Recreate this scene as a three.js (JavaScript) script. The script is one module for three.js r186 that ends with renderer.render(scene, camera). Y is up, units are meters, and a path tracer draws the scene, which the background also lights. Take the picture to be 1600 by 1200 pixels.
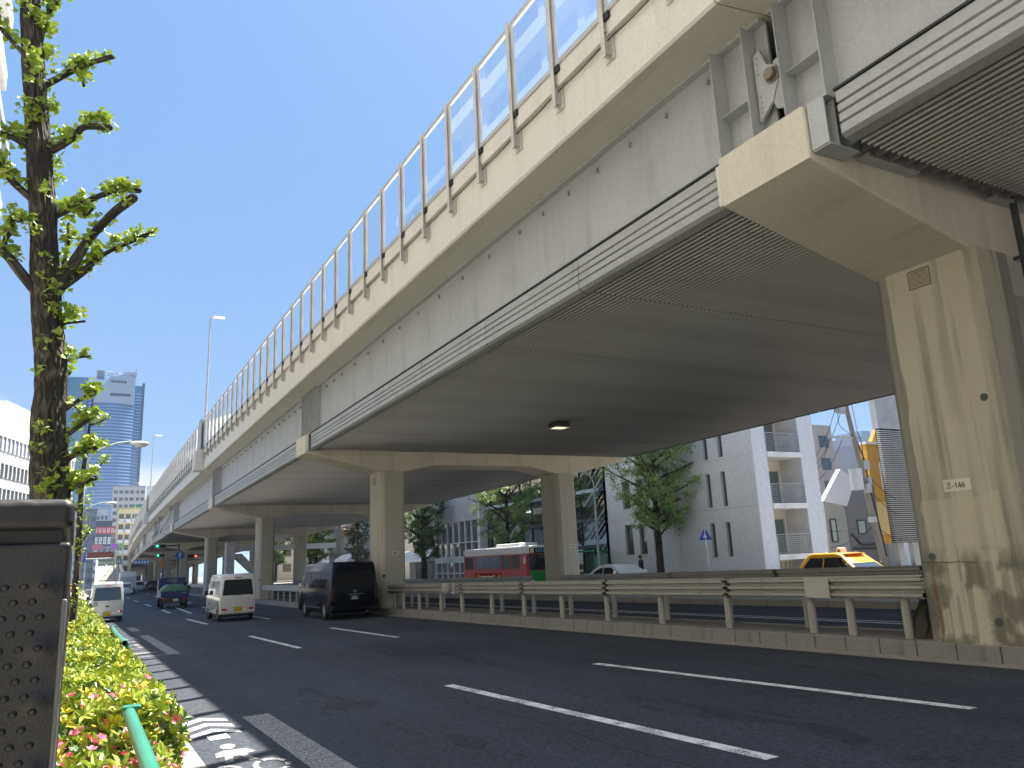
import * as THREE from 'three';
import { mergeGeometries, toCreasedNormals } from 'three/addons/utils/BufferGeometryUtils.js';
import { RoundedBoxGeometry } from 'three/addons/geometries/RoundedBoxGeometry.js';
import { MarchingCubes } from 'three/addons/objects/MarchingCubes.js';
import { RectAreaLightUniformsLib } from 'three/addons/lights/RectAreaLightUniformsLib.js';

// ------------------------------------------------------------ camera, sky, sun, exposure
const scene = new THREE.Scene();
const D2R = Math.PI / 180;
const camera = new THREE.PerspectiveCamera(52.94, 4 / 3, 0.05, 6000);
camera.position.set(0, 1.75, 0);
camera.rotation.order = 'YXZ';
camera.rotation.set(12.7 * D2R, -29.5 * D2R, -2.7 * D2R);
const renderer = new THREE.WebGLRenderer({ antialias: true });
renderer.setSize(1024, 768);
renderer.toneMapping = THREE.LinearToneMapping;
const EXPOSURE = 4.2;
renderer.toneMappingExposure = EXPOSURE;
renderer.shadowMap.enabled = true;
RectAreaLightUniformsLib.init();

const SUN = new THREE.Vector3(1, 2.02, -0.36).normalize();
{ // clear spring sky with a few small clouds near the horizon
  const W = 1024, H = 512, d = new Float32Array(W * H * 4);
  const hash = (x, y) => { const s = Math.sin(x * 127.1 + y * 311.7) * 43758.5453; return s - Math.floor(s); };
  const vn = (x, y) => { const i = Math.floor(x), j = Math.floor(y), f = x - i, g = y - j, a = f * f * (3 - 2 * f), b = g * g * (3 - 2 * g);
    return (hash(i, j) * (1 - a) + hash(i + 1, j) * a) * (1 - b) + (hash(i, j + 1) * (1 - a) + hash(i + 1, j + 1) * a) * b; };
  const fb = (x, y) => vn(x, y) * .5 + vn(x * 2.1, y * 2.1) * .27 + vn(x * 4.3, y * 4.3) * .15 + vn(x * 8.7, y * 8.7) * .08;
  for (let j = 0; j < H; j++) for (let i = 0; i < W; i++) {
    const th = ((j + .5) / H - .5) * Math.PI, ph = ((i + .5) / W - .5) * 2 * Math.PI;
    const x = Math.cos(ph) * Math.cos(th), y = Math.sin(th), z = Math.sin(ph) * Math.cos(th);
    const e = Math.max(0, y), k = Math.pow(1 - e, 3.2);
    let r = .25 + .22 * k, g = .475 + .23 * k, b = .91 + .10 * k;
    const c = Math.max(0, x * SUN.x + y * SUN.y + z * SUN.z), gl = .35 * Math.pow(c, 6) + 1.2 * Math.pow(c, 60);
    r += gl; g += gl; b += gl;
    // clouds: low cumulus band
    const az = Math.atan2(x, -z), el = th / D2R;
    let cl = fb(az * 9 + 3.3, el * .22 + 9) - .60 - Math.abs(el - 7) * .03;
    cl = Math.max(0, Math.min(1, cl * 6)) * (el > 0 ? 1 : 0);
    r += (1.0 - r) * cl * .85; g += (1.02 - g) * cl * .85; b += (1.06 - b) * cl * .85;
    if (y < 0) { const q = Math.min(1, -y * 4); r = r * (1 - q) + .22 * q; g = g * (1 - q) + .23 * q; b = b * (1 - q) + .24 * q; }
    const o = (j * W + i) * 4; d[o] = r / EXPOSURE; d[o + 1] = g / EXPOSURE; d[o + 2] = b / EXPOSURE; d[o + 3] = 1;
  }
  const t = new THREE.DataTexture(d, W, H, THREE.RGBAFormat, THREE.FloatType);
  t.mapping = THREE.EquirectangularReflectionMapping; t.magFilter = t.minFilter = THREE.LinearFilter; t.wrapS = THREE.RepeatWrapping; t.needsUpdate = true;
  scene.background = t; scene.environment = t;
}
const sun = new THREE.DirectionalLight(0xfff6e8, 5);
sun.position.copy(SUN).multiplyScalar(160).add(new THREE.Vector3(10, 0, -30));
sun.target.position.set(10, 0, -30); sun.castShadow = true;
Object.assign(sun.shadow.camera, { left: -110, right: 110, top: 110, bottom: -110, near: 1, far: 420 });
sun.shadow.mapSize.set(4096, 4096); sun.shadow.bias = -0.0004;
scene.add(sun, sun.target);

// ------------------------------------------------------------ helpers
let seed = 7; const rnd = () => { seed = (seed * 1664525 + 1013904223) >>> 0; return seed / 4294967296; };
const rr = (a, b) => a + (b - a) * rnd();
// road frame: u = metres to the right of the camera, s = metres ahead, h = height above the road datum
const C = s => s > 60 ? (s - 60) ** 2 / 6000 : 0;
const Yr = s => s < 45 ? -.011 * s : -.495 - .004 * (s - 45);
const Yf = s => s < 110 ? -.011 * s : -1.21 - .015 * (s - 110);
const P = (u, s, h) => new THREE.Vector3(u + C(s), Yr(s) + h, -s);
const PF = (u, s, h) => new THREE.Vector3(u + C(s), Yf(s) + h, -s);
const CF = u => .0095 * u;                                    // cross fall of the carriageway
const names = {};
const numbered = n => { names[n] = (names[n] ?? -1) + 1; return names[n] ? n + '_' + String(names[n]).padStart(3, '0') : n; };
function tag(o, label, category, group, kind) { if (label) o.userData.label = label; if (category) o.userData.category = category; if (group) o.userData.group = group; if (kind) o.userData.kind = kind; return o; }
function thing(name, pos, turn, label, category, group) {
  const o = new THREE.Group(); o.name = numbered(name); scene.add(o);
  if (pos) o.position.copy(pos instanceof THREE.Vector3 ? pos : new THREE.Vector3(...pos)); o.rotation.y = turn || 0;
  return tag(o, label, category, group);
}
function uvBox(g, k = 1) {                                    // uv in metres by the way a face points
  if (g.index) g = g.toNonIndexed();
  if (!g.attributes.normal) g.computeVertexNormals();
  const p = g.attributes.position, n = g.attributes.normal, uv = new Float32Array(p.count * 2);
  for (let i = 0; i < p.count; i += 3) {
    let nx = 0, ny = 0, nz = 0; for (let q = 0; q < 3; q++) { nx += Math.abs(n.getX(i + q)); ny += Math.abs(n.getY(i + q)); nz += Math.abs(n.getZ(i + q)); }
    for (let q = 0; q < 3; q++) { const j = i + q, x = p.getX(j), y = p.getY(j), z = p.getZ(j);
      let a, b; if (ny >= nx && ny >= nz) { a = x; b = z; } else if (nx >= nz) { a = z; b = y; } else { a = x; b = y; }
      uv[j * 2] = a * k; uv[j * 2 + 1] = b * k; }
  }
  g.setAttribute('uv', new THREE.BufferAttribute(uv, 2)); return g;
}
const norm = g => { g = g.index ? g.toNonIndexed() : g; for (const k of Object.keys(g.attributes)) if (!['position', 'normal', 'uv'].includes(k)) g.deleteAttribute(k); if (!g.attributes.uv) uvBox(g); return g; };
const merge = a => a.length === 1 ? norm(a[0]) : mergeGeometries(a.map(norm));
function part(parent, name, geo, mat, o = {}) {
  let g = Array.isArray(geo) ? merge(geo) : geo;
  if (!o.keepUV) g = uvBox(g);
  const m = new THREE.Mesh(g, mat); m.name = parent ? name : numbered(name); m.castShadow = m.receiveShadow = true;
  (parent || scene).add(m); if (o.pos) m.position.set(...o.pos); if (o.rot) m.rotation.set(...o.rot);
  if (o.label) m.userData.label = o.label; if (o.kind) m.userData.kind = o.kind; return m;
}
function inst(parent, name, geo, mat, pos, rotY) { const m = new THREE.Mesh(geo, mat); m.name = name; m.castShadow = m.receiveShadow = true; m.position.copy(pos); if (rotY) m.rotation.y = rotY; parent.add(m); return m; }
const bx = (w, h, d, x = 0, y = 0, z = 0) => new THREE.BoxGeometry(w, h, d).translate(x, y, z);      // centred
const bb = (x0, x1, y0, y1, z0, z1) => bx(Math.abs(x1 - x0), Math.abs(y1 - y0), Math.abs(z1 - z0), (x0 + x1) / 2, (y0 + y1) / 2, (z0 + z1) / 2);
const rb = (w, h, d, r, x = 0, y = 0, z = 0) => new RoundedBoxGeometry(w, h, d, 2, r).translate(x, y, z);
const cyl = (r0, r1, h, x = 0, y = 0, z = 0, n = 16) => new THREE.CylinderGeometry(r1, r0, h, n).translate(x, y, z);
function rod(a, b, r0, r1 = r0, n = 8) { a = new THREE.Vector3(...(a.toArray ? a.toArray() : a)); b = new THREE.Vector3(...(b.toArray ? b.toArray() : b));
  const d = b.clone().sub(a), g = new THREE.CylinderGeometry(r1, r0, d.length(), n);
  g.applyQuaternion(new THREE.Quaternion().setFromUnitVectors(new THREE.Vector3(0, 1, 0), d.clone().normalize())); g.translate(...a.clone().add(b).multiplyScalar(.5).toArray()); return g; }
const tube = (pts, r, n = 8, seg) => new THREE.TubeGeometry(new THREE.CatmullRomCurve3(pts.map(p => p.isVector3 ? p : new THREE.Vector3(...p))), seg || pts.length * 6, r, n);
function poly(pts, holes) { const s = new THREE.Shape(pts.map(p => new THREE.Vector2(...p))); for (const h of holes || []) s.holes.push(new THREE.Path(h.map(p => new THREE.Vector2(...p)))); return s; }
const ext = (pts, depth, bevel = 0, holes) => new THREE.ExtrudeGeometry(pts instanceof THREE.Shape ? pts : poly(pts, holes), { depth, bevelEnabled: bevel > 0, bevelThickness: bevel, bevelSize: bevel, bevelSegments: 2, curveSegments: 10 });
const rect = (x0, x1, y0, y1) => [[x0, y0], [x1, y0], [x1, y1], [x0, y1]];
function soup(tris) { const g = new THREE.BufferGeometry(); g.setAttribute('position', new THREE.Float32BufferAttribute(tris, 3)); g.computeVertexNormals(); return g; }
// sweep a profile of [u,h] along stations; fn(u,s,h) gives the point, minus base
function sweep(prof, ss, fn, base, closed = true) {
  const t = [], n = prof.length, at = (i, k) => fn(prof[k % n][0], ss[i], prof[k % n][1]).sub(base);
  for (let i = 0; i + 1 < ss.length; i++) for (let k = 0; k < (closed ? n : n - 1); k++) {
    const a = at(i, k), b = at(i + 1, k), c = at(i + 1, k + 1), d = at(i, k + 1);
    for (const v of [a, d, c, a, c, b]) t.push(v.x, v.y, v.z);
  }
  if (closed) { const tri = THREE.ShapeUtils.triangulateShape(prof.map(p => new THREE.Vector2(...p)), []);
    for (const [a, b, c] of tri) { for (const k of [a, b, c]) { const v = at(0, k); t.push(v.x, v.y, v.z); } for (const k of [a, c, b]) { const v = at(ss.length - 1, k); t.push(v.x, v.y, v.z); } } }
  return soup(t);
}
const stations = (a, b) => { if (b <= 62) return a < 45 && b > 45 ? [a, 45, b] : [a, b]; const n = Math.max(1, Math.round((b - a) / 6)), r = []; for (let i = 0; i <= n; i++) r.push(a + (b - a) * i / n); return r; };

// ------------------------------------------------------------ procedural textures (grain, stains, wear, lettering)
const perm = new Uint16Array(65536); for (let i = 0; i < 65536; i++) perm[i] = rnd() * 65535;
const hs = (x, y) => perm[((x & 255) << 8) | (y & 255)] / 65535;
function tn(x, y, p, q = p) { // tileable value noise, period p x q
  const i = Math.floor(x), j = Math.floor(y), f = x - i, g = y - j, a = f * f * (3 - 2 * f), b = g * g * (3 - 2 * g), m = (v, w) => ((v % w) + w) % w;
  const A = hs(m(i, p), m(j, q)), B = hs(m(i + 1, p), m(j, q)), Cc = hs(m(i, p), m(j + 1, q)), D = hs(m(i + 1, p), m(j + 1, q));
  return (A * (1 - a) + B * a) * (1 - b) + (Cc * (1 - a) + D * a) * b;
}
const fbm = (x, y, p, o = 4) => { let s = 0, a = .5, t = 0; for (let k = 0; k < o; k++) { s += a * tn(x * p, y * p, p); t += a; a *= .5; p *= 2; } return s / t; };
function tex(n, metres, fn, srgb = true, my) {
  const d = new Uint8Array(n * n * 4);
  for (let j = 0; j < n; j++) for (let i = 0; i < n; i++) { const c = fn((i + .5) / n, (j + .5) / n), o = (j * n + i) * 4; for (let k = 0; k < 3; k++) d[o + k] = Math.max(0, Math.min(255, (c.length ? c[k] : c) * 255)); d[o + 3] = 255; }
  const t = new THREE.DataTexture(d, n, n); t.wrapS = t.wrapT = THREE.RepeatWrapping; t.magFilter = THREE.LinearFilter; t.minFilter = THREE.LinearMipmapLinearFilter; t.generateMipmaps = true;
  t.repeat.set(1 / metres, 1 / (my || metres)); if (srgb) t.colorSpace = THREE.SRGBColorSpace; t.needsUpdate = true; return t;
}
function canvasTex(w, h, draw) { const c = document.createElement('canvas'); c.width = w; c.height = h; draw(c.getContext('2d'), w, h); const t = new THREE.CanvasTexture(c); t.colorSpace = THREE.SRGBColorSpace; return t; }
const mixc = (a, b, t) => a.map((v, i) => v + (b[i] - v) * t), cl01 = v => Math.max(0, Math.min(1, v));
const S = o => new THREE.MeshStandardMaterial(o), PH = o => new THREE.MeshPhysicalMaterial(o);
const lin = (r, g, b) => new THREE.Color().setRGB(r, g, b);
const flat = (r, g, b, rough = .7, metal = 0) => S({ color: lin(r, g, b), roughness: rough, metalness: metal });

const TX = {};
TX.grain = tex(512, 1.1, (x, y) => { const n = tn(x * 256, y * 256, 256), m = tn(x * 128 + 9, y * 128, 128), c = tn(x * 64, y * 64, 64); let v = .30 + (n - .5) * .24 + (m - .5) * .14 + (c - .5) * .05; if (n > .93) v += .22; return [v, v * 1.01, v * 1.05]; });
TX.grainB = tex(512, 1.1, (x, y) => .5 + (tn(x * 256, y * 256, 256) - .5) * .7 + (tn(x * 96, y * 96, 96) - .5) * .4, false);
TX.lane = tex(2048, 12, (x, y) => { // carriageway seen from above: 12 m across, 24 m along
  const u = x * 12, s = y * 24, n = fbm(x, y, 6, 4), m = tn(x * 1024, y * 2048, 1024, 2048), q = tn(x * 420, y * 840, 420, 840), b = tn(x * 40, y * 16, 40, 16), wob = .12 * (tn(x * 3 + 7, y * 5, 3, 5) - .5);
  let v = .204 + (n - .5) * .08 + (m - .5) * .13 + (q - .5) * .10; if (m > .93 && q > .5) v += .22;
  for (const t of [2.55, 4.05, 5.75, 7.2, 8.55, 10.0]) v += .020 * Math.exp(-(((u - t + wob) / .28) ** 2)) * (.4 + b);        // polished wheel tracks
  for (const t of [3.3, 6.45, 9.25]) { const d = Math.abs(u - t + wob); if (d < .5 && b > .62 && tn(x * 90, y * 60, 90, 60) > .56) v -= .05; }   // oil spots
  for (const t of [4.62, 7.95]) { const d = Math.abs(u - t - .02 * Math.sin(s * 1.7) + .03 * (tn(x * 9, y * 60, 9, 60) - .5)); if (d < .012) v -= .09; }   // paving seams
  if (u > 5.9 && u < 7.6 && s > 4.5 && s < 8.9) { v -= .03; if (u < 5.93 || u > 7.57 || s < 4.53 || s > 8.87) v -= .07; }          // a trench patch
  const cr = Math.abs(u - 9.3 - .5 * (tn(x * 2, y * 14, 2, 14) - .5) - .12 * (tn(x * 5, y * 70, 5, 70) - .5)); if (cr < .010 && s > 12 && s < 17) v -= .1;
  return [v * .91, v, v * 1.18]; }, true, 24);
TX.asphalt = tex(512, 9.3, (x, y) => { const n = fbm(x, y, 5, 4), m = tn(x * 512, y * 512, 512), q = tn(x * 230, y * 230, 230), w = tn(x * 12, y * 2, 12, 2); let v = .262 + (n - .5) * .10 + (m - .5) * .15 + (q - .5) * .12 + (w - .5) * .04; if (m > .92 && q > .55) v += .25; return [v * .95, v, v * 1.09]; });
const conc = (base, dirt, amt, n, m, my) => tex(n, m, (x, y) => { const f = fbm(x, y, 4, 5), st = tn(x * 9, y * 2 + 5, 9, 2) * .5 + tn(x * 31, y * 2, 31, 2) * .32 + tn(x * 70, y * 4, 70, 4) * .18, g = tn(x * 200, y * 200, 200), k = cl01((st - .5) * 2.0) * cl01(fbm(x + .3, y + .1, 3, 3) * 1.6 - .35); let c = mixc(base, dirt, cl01(k * amt + (f - .45) * .5 * amt)); const e = (g - .5) * .05 + (f - .5) * .08; return c.map(v => v + e); }, true, my);
TX.conc = conc([.82, .805, .77], [.60, .585, .55], .75, 512, 4.5, 6);
TX.concCol = conc([.70, .68, .62], [.47, .455, .41], .9, 512, 3.1, 7);
TX.steel = conc([.665, .675, .68], [.49, .49, .48], .85, 512, 5, 4);
TX.kerb = conc([.50, .49, .47], [.31, .30, .28], .9, 256, 2.3);
TX.rail = conc([.69, .685, .66], [.44, .42, .39], 1.0, 256, 1.7);
TX.plain = tex(256, 2.7, (x, y) => { const f = fbm(x, y, 6, 5), g = tn(x * 120, y * 120, 120); const v = .93 + (f - .5) * .14 + (g - .5) * .05; return [v, v, v]; });
TX.plainB = tex(256, .6, (x, y) => fbm(x, y, 16, 4), false);
TX.bark = tex(512, .55, (x, y) => { const w = tn(x * 16 + 2 * tn(x * 5, y * 9, 5, 9), y * 7, 16, 7), f = tn(x * 40, y * 14, 40, 14), g = tn(x * 120, y * 60, 120, 60); const v = cl01((w - .35) * 1.8) * .6 + f * .3 + g * .12; return mixc([.12, .105, .09], [.42, .385, .34], v); }, true, .9);
TX.barkB = tex(512, .55, (x, y) => { const w = tn(x * 16 + 2 * tn(x * 5, y * 9, 5, 9), y * 7, 16, 7), f = tn(x * 40, y * 14, 40, 14); return cl01((w - .35) * 1.8) * .7 + f * .3; }, false, .9);

const M = {};
M.road = S({ map: TX.lane, bumpMap: TX.grainB, bumpScale: .004, roughness: .88 });
M.roadFar = S({ map: TX.grain, roughness: .9 });
M.ground = S({ color: lin(.16, .155, .145), map: TX.plain, roughness: .95 });
M.conc = S({ map: TX.conc, roughness: .85, bumpMap: TX.plainB, bumpScale: .003 });
M.concCol = S({ map: TX.concCol, roughness: .85, bumpMap: TX.plainB, bumpScale: .003 });
M.steel = S({ map: TX.steel, roughness: .55, metalness: .0 });
M.trim = S({ map: TX.steel, color: lin(.9, .89, .86), roughness: .5, metalness: .25 });
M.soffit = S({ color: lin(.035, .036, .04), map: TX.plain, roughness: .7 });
M.rib = S({ color: lin(.33, .33, .34), map: TX.plain, roughness: .38, metalness: .4 });
M.kerb = S({ map: TX.kerb, roughness: .9, bumpMap: TX.plainB, bumpScale: .006 });
M.apron = S({ map: TX.kerb, color: lin(1.35, 1.33, 1.25), roughness: .9 });
M.walk = S({ map: TX.kerb, color: lin(1.25, 1.22, 1.15), roughness: .9 });
M.rail = S({ map: TX.rail, color: lin(.80, .79, .76), roughness: .5, metalness: .2 });
M.post = S({ map: TX.rail, color: lin(.85, .83, .80), roughness: .6 });
M.dark = flat(.015, .016, .018, .6);
M.rubber = flat(.02, .02, .022, .8);
M.alu = S({ color: lin(.52, .52, .505), map: TX.plain, roughness: .42, metalness: .4 });
M.postPaint = S({ color: lin(.60, .57, .51), map: TX.plain, roughness: .5, metalness: .1 });
M.galv = S({ color: lin(.42, .43, .44), map: TX.plain, roughness: .5, metalness: .4 });
M.pane = PH({ color: lin(.97, .985, 1), transmission: 1, thickness: 0, roughness: 0, ior: 1.45 });
M.glass = PH({ color: lin(.02, .024, .028), roughness: .06, metalness: 0, clearcoat: 1, clearcoatRoughness: .03 });
M.white = S({ color: lin(.74, .75, .76), map: TX.plain, roughness: .7 });
M.bark = S({ map: TX.bark, bumpMap: TX.barkB, bumpScale: .05, roughness: .95 });
// ------------------------------------------------------------ ground, road, pavements, markings
TX.paintT = tex(512, 1.3, (x, y) => { const w = fbm(x, y, 9, 4), n = tn(x * 200, y * 200, 200), m = tn(x * 90, y * 90, 90); const k = cl01((w * .5 + n * .5 + m * .25 - .44) * 9); return mixc([.40, .41, .43], [.90, .90, .88], k); });
TX.wornT = tex(512, 1.3, (x, y) => { const n = tn(x * 220, y * 220, 220), m = tn(x * 100, y * 100, 100); const k = cl01((n * .6 + m * .4 - .40) * 5); return mixc([.33, .335, .345], [.66, .66, .65], k); });
TX.ghostT = tex(512, 1.3, (x, y) => { const n = tn(x * 220, y * 220, 220), m = tn(x * 100, y * 100, 100); const k = cl01((n * .6 + m * .4 - .5) * 4); return mixc([.33, .335, .345], [.52, .525, .53], k); });
M.paint = S({ map: TX.paintT, roughness: .8 }); M.worn = S({ map: TX.wornT, roughness: .85 }); M.ghost = S({ map: TX.ghostT, roughness: .88 });
const O0 = new THREE.Vector3();
const str = o => { o.userData.kind = 'structure'; return o; };
const strip = (name, pts, mat, s0 = -45, s1 = 330, parent = null) => part(parent, name, sweep(pts, [...stations(s0, Math.min(62, s1)), ...(s1 > 62 ? stations(62, s1).slice(1) : [])], P, O0, false), mat);
str(part(null, 'ground', sweep([[-3000, -.09], [3000, -.09]], [-600, 45, 400, 4000], (u, s, h) => new THREE.Vector3(u, Yr(s) + h - (s > 330 ? 1 : 0), -s), O0, false), M.ground));
const road = str(strip('road', [[1.25, CF(1.25)], [5, CF(5)], [8, CF(8)], [10.8, CF(10.8)]], M.road));
str(strip('gutter', [[.86, .03], [1.25, CF(1.25) + .001]], M.apron, -45, 200));
str(strip('gutter', [[10.8, CF(10.8) + .004], [11.06, CF(11) + .02]], M.apron, -20, 200));
str(strip('road', [[12.5, .1], [19.3, .1]], M.road));
str(strip('road', [[21.1, .09], [28.7, .06]], M.road));
str(strip('pavement', [[-5, .16], [.70, .15]], M.walk, -60, 200));
str(strip('pavement', [[28.85, .2], [31, .22], [60, .25]], M.walk, -60, 200));
for (const [n, u0, u1, h0, h1, s0, s1, st, cap] of [['kerb', .70, .86, -.02, .16, 2, 44, .6, 200], ['kerb', 11.06, 11.26, -.02, .35, 4.6, 62, .62, 200], ['kerb', 12.4, 12.5, 0, .35, 4, 40, .62, 200], ['kerb', 28.7, 28.85, 0, .21, 20, 70, 1, 200], ['kerb', 21.0, 21.1, 0, .3, 8, 60, 1, 200]]) {
  const k = str(thing(n, null));
  const w = u1 - u0, hh = h1 - h0, g = [0, 1, 2].map(q => uvBox(rb(w - .002, hh + (q - 1) * .006, st - .012, .018, 0, 0, 0).translate(q * 1.7, q * .8, q * 3)).translate(-q * 1.7, -q * .8, -q * 3));
  let i = 0; for (let s = s0; s < s1; s += st, i++) inst(k, 'kerb_stone', g[(i * 7 + (i >> 2)) % 3], M.kerb, P((u0 + u1) / 2 + rr(-.004, .004), s + st / 2, (h0 + h1) / 2 + CF(u0) * (u0 > 10 ? 0 : 1)));
  part(k, 'kerb_run', [sweep([[u0 + .01, h0], [u1 - .01, h0], [u1 - .01, h1 - .02], [u0 + .01, h1 - .02]], stations(-40, s0 - .02), P, O0), sweep([[u0, h0], [u1, h0], [u1, h1 - .01], [u0, h1 - .01]], stations(s1 + .02, cap), P, O0)], M.kerb);
}
str(strip('median', [[11.24, .335], [12.42, .33]], S({ map: TX.kerb, color: lin(.75, .7, .62), roughness: .95 }), -40, 200));
str(strip('median', [[19.3, .1], [19.3, .29], [21.02, .29]], M.walk, -40, 200));

// painted markings, children of the road
const mark = (pts, mat = M.paint, name = 'lane_dash', hh = .006) => { // pts [u,s] polygon on the carriageway
  const tri = THREE.ShapeUtils.triangulateShape(pts.map(p => new THREE.Vector2(...p)), []), t = [];
  for (const f of tri) for (const k of [f[0], f[2], f[1]]) { const [u, s] = pts[k], v = P(u, s, CF(u) + hh); t.push(v.x, v.y, v.z); }
  const m = part(road, name, soup(t), mat); return m;
};
const dash = (ua, ub, sa, sb, w = .15) => mark([[ua - w / 2, sa], [ua + w / 2, sa], [ub + w / 2, sb], [ub - w / 2, sb]]);
dash(5.27, 5.05, 5.15, 11.3, .16); dash(4.98, 4.90, 20, 25.9); dash(4.95, 4.92, 35.3, 41.6); dash(5.05, 5.15, 50.4, 56.4);
dash(8.17, 7.78, 5.15, 11.35); dash(7.56, 7.50, 20.1, 26.1); dash(7.45, 7.45, 35.2, 41.2); dash(7.5, 7.55, 50.2, 56.2);
for (let s = 65.4; s < 200; s += 15) { dash(5.2, 5.2, s, s + 6); dash(8, 8, s, s + 6); }
dash(5.9, 6.3, 48, 62, .14);
strip('lane_line', [[15.62, .106], [15.76, .106]], M.paint, -20, 200, road); strip('lane_line', [[16.0, .106], [16.1, .106]], M.paint, -20, 200, road);
strip('lane_line', [[24.9, .083], [25.02, .083]], M.paint, -20, 200, road); strip('lane_line', [[21.5, .095], [21.65, .095]], M.paint, -20, 200, road);
mark([[2.03, 11.1], [2.36, 11.1], [2.42, 2], [2.06, 2]], M.worn, 'cycle_lane_line');
mark([[2.16, 31.3], [2.46, 31.3], [2.50, 22], [2.20, 22]], M.worn, 'cycle_lane_line');
mark([[1.25, 22.3], [2.2, 22.3], [2.2, 22.0], [1.25, 22.0]].reverse(), M.ghost, 'box_line');
for (const [a, b, c, d] of [[1.5, 23, 2.05, 23.6], [1.6, 24.3, 2.0, 24.7], [1.45, 25.2, 1.62, 27.2], [1.75, 25.2, 1.92, 27.2], [1.5, 28.2, 2.05, 28.6], [1.6, 29.2, 1.75, 30.8], [1.9, 29.2, 2.02, 30.8]]) mark([[a, b], [c, b], [c - .06, d], [a - .06, d]], M.ghost, 'faded_letter');
mark([[2.1, 38], [2.4, 38], [2.42, 34.5], [2.12, 34.5]], M.worn, 'cycle_lane_line');
for (let k = 0; k < 3; k++) { const s = 10.05 + k * .46, a = 1.29, b = 1.57, c = 1.84, t = .21; mark([[a, s], [b, s + .3], [c, s], [c, s + t], [b, s + .3 + t], [a, s + t]], M.paint, 'cycle_chevron'); }
mark([[1.46, 9.83], [1.68, 9.83], [1.68, 10.12], [1.46, 10.12]], M.paint, 'cycle_chevron');
{ // cyclist symbol
  const disc = (u, s, r, rs, n = 20) => { const p = []; for (let i = 0; i < n; i++) { const a = i / n * 6.283; p.push([u + r * Math.cos(a), s + rs * Math.sin(a)]); } return p; };
  mark(disc(1.57, 9.35, .075, .13), M.paint, 'cyclist_symbol');
  mark([[1.38, 8.86], [1.60, 8.80], [1.78, 8.88], [1.72, 9.12], [1.5, 9.16], [1.4, 9.06]], M.worn, 'cyclist_symbol');
  mark([[1.42, 8.55], [1.50, 8.55], [1.54, 8.84], [1.46, 8.84]], M.worn, 'cyclist_symbol'); mark([[1.64, 8.5], [1.72, 8.5], [1.68, 8.82], [1.60, 8.82]], M.worn, 'cyclist_symbol');
  for (const u of [1.36, 1.78]) { const o = disc(u, 8.15, .17, .3, 24), q = disc(u, 8.15, .12, .22, 24); for (let i = 0; i < 24; i++) if ((i * 5) % 7) mark([o[i], o[(i + 1) % 24], q[(i + 1) % 24], q[i]], M.worn, 'cyclist_symbol'); }
}
{ // drain grating in the gutter and a few road stones
  const g = thing('drain_grating', P(1.03, 9.95, .034), 0, 'dark slotted drain grating in the concrete gutter beside the hedge', 'drain');
  part(g, 'frame', [bb(-.17, .17, -.01, .004, -.22, -.20), bb(-.17, .17, -.01, .004, .20, .22), bb(-.17, -.15, -.01, .004, -.2, .2), bb(.15, .17, -.01, .004, -.2, .2)], M.galv);
  for (let i = 0; i < 7; i++) part(g, 'bar', bb(-.13 + i * .04, -.11 + i * .04, -.01, .003, -.2, .2), M.dark);
}
// ------------------------------------------------------------ guard rails
const ridge = (n, top, bot) => { const p = []; const H = top - bot, q = H / n; for (let i = 0; i < n; i++) { const b = bot + i * q; p.push([0, b + .0], [0, b + q * .16], [-.07, b + q * .3], [-.07, b + q * .7], [0, b + q * .84]); } p.push([0, top]); return p; };
const thick = p => [...p, ...p.slice().reverse().map(([u, h]) => [u + .008, h])];
function guardRail(u, s0, s1, top, bot, n, posts, label, o = {}) {
  const base = P(u, s0, .33), r = thing('guard_rail', base, 0, label, 'guard rail', o.group);
  const prof = thick(ridge(n, top, bot)), step = o.step || 4.1;
  for (let a = s0; a < s1 - .05; a += step) { const b = Math.min(s1, a + step + .12);
    part(r, 'beam', sweep(prof.map(([x, h]) => [u + x * (o.flip ? -1 : 1), h + (a === s0 ? .003 : 0)]), [a, b], P, base), o.mat || M.rail);
    if (a > s0) { const pl = [[-.075, bot + .02], [-.085, bot + .02], [-.085, top - .03], [-.075, top - .03]];
      const bolts = []; for (const hh of [bot + .05, (bot + top) / 2, top - .05]) for (const ds of [-.06, .08]) { const v = P(u - .075 * (o.flip ? -1 : 1), a + ds + .06, hh).sub(base); bolts.push(new THREE.CylinderGeometry(.014, .014, .02, 8).rotateZ(Math.PI / 2).translate(v.x, v.y, v.z)); }
      if (a < 26) for (const bo of bolts) part(r, 'bolt', bo, M.dark); } }
  const pg = uvBox(cyl(.07, .07, 1.1 - .33, 0, 0, 0, 14)); const cg = uvBox(new THREE.SphereGeometry(.07, 10, 6, 0, 6.3, 0, 1.57));
  for (const s of posts) { const v = P(u + (o.flip ? -.09 : .09), s, (1.1 + .33) / 2 + (o.dh || 0)).sub(base); inst(r, 'post', pg, M.post, v); }
  return r;
}
const every = (a, b, d) => { const r = []; for (let s = a; s <= b; s += d) r.push(s); return r; };
const gr1 = guardRail(11.36, 7.62, 24.6, 1.29, .93, 3, [8.04, 9.07, 9.87, 11.93, 13.99, 16.03, 18.08, 20.12, 22.14, 24.3], 'long three-ridged grey guard rail beside the nearest pier on the kerbed median', { step: 4.1 });
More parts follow.
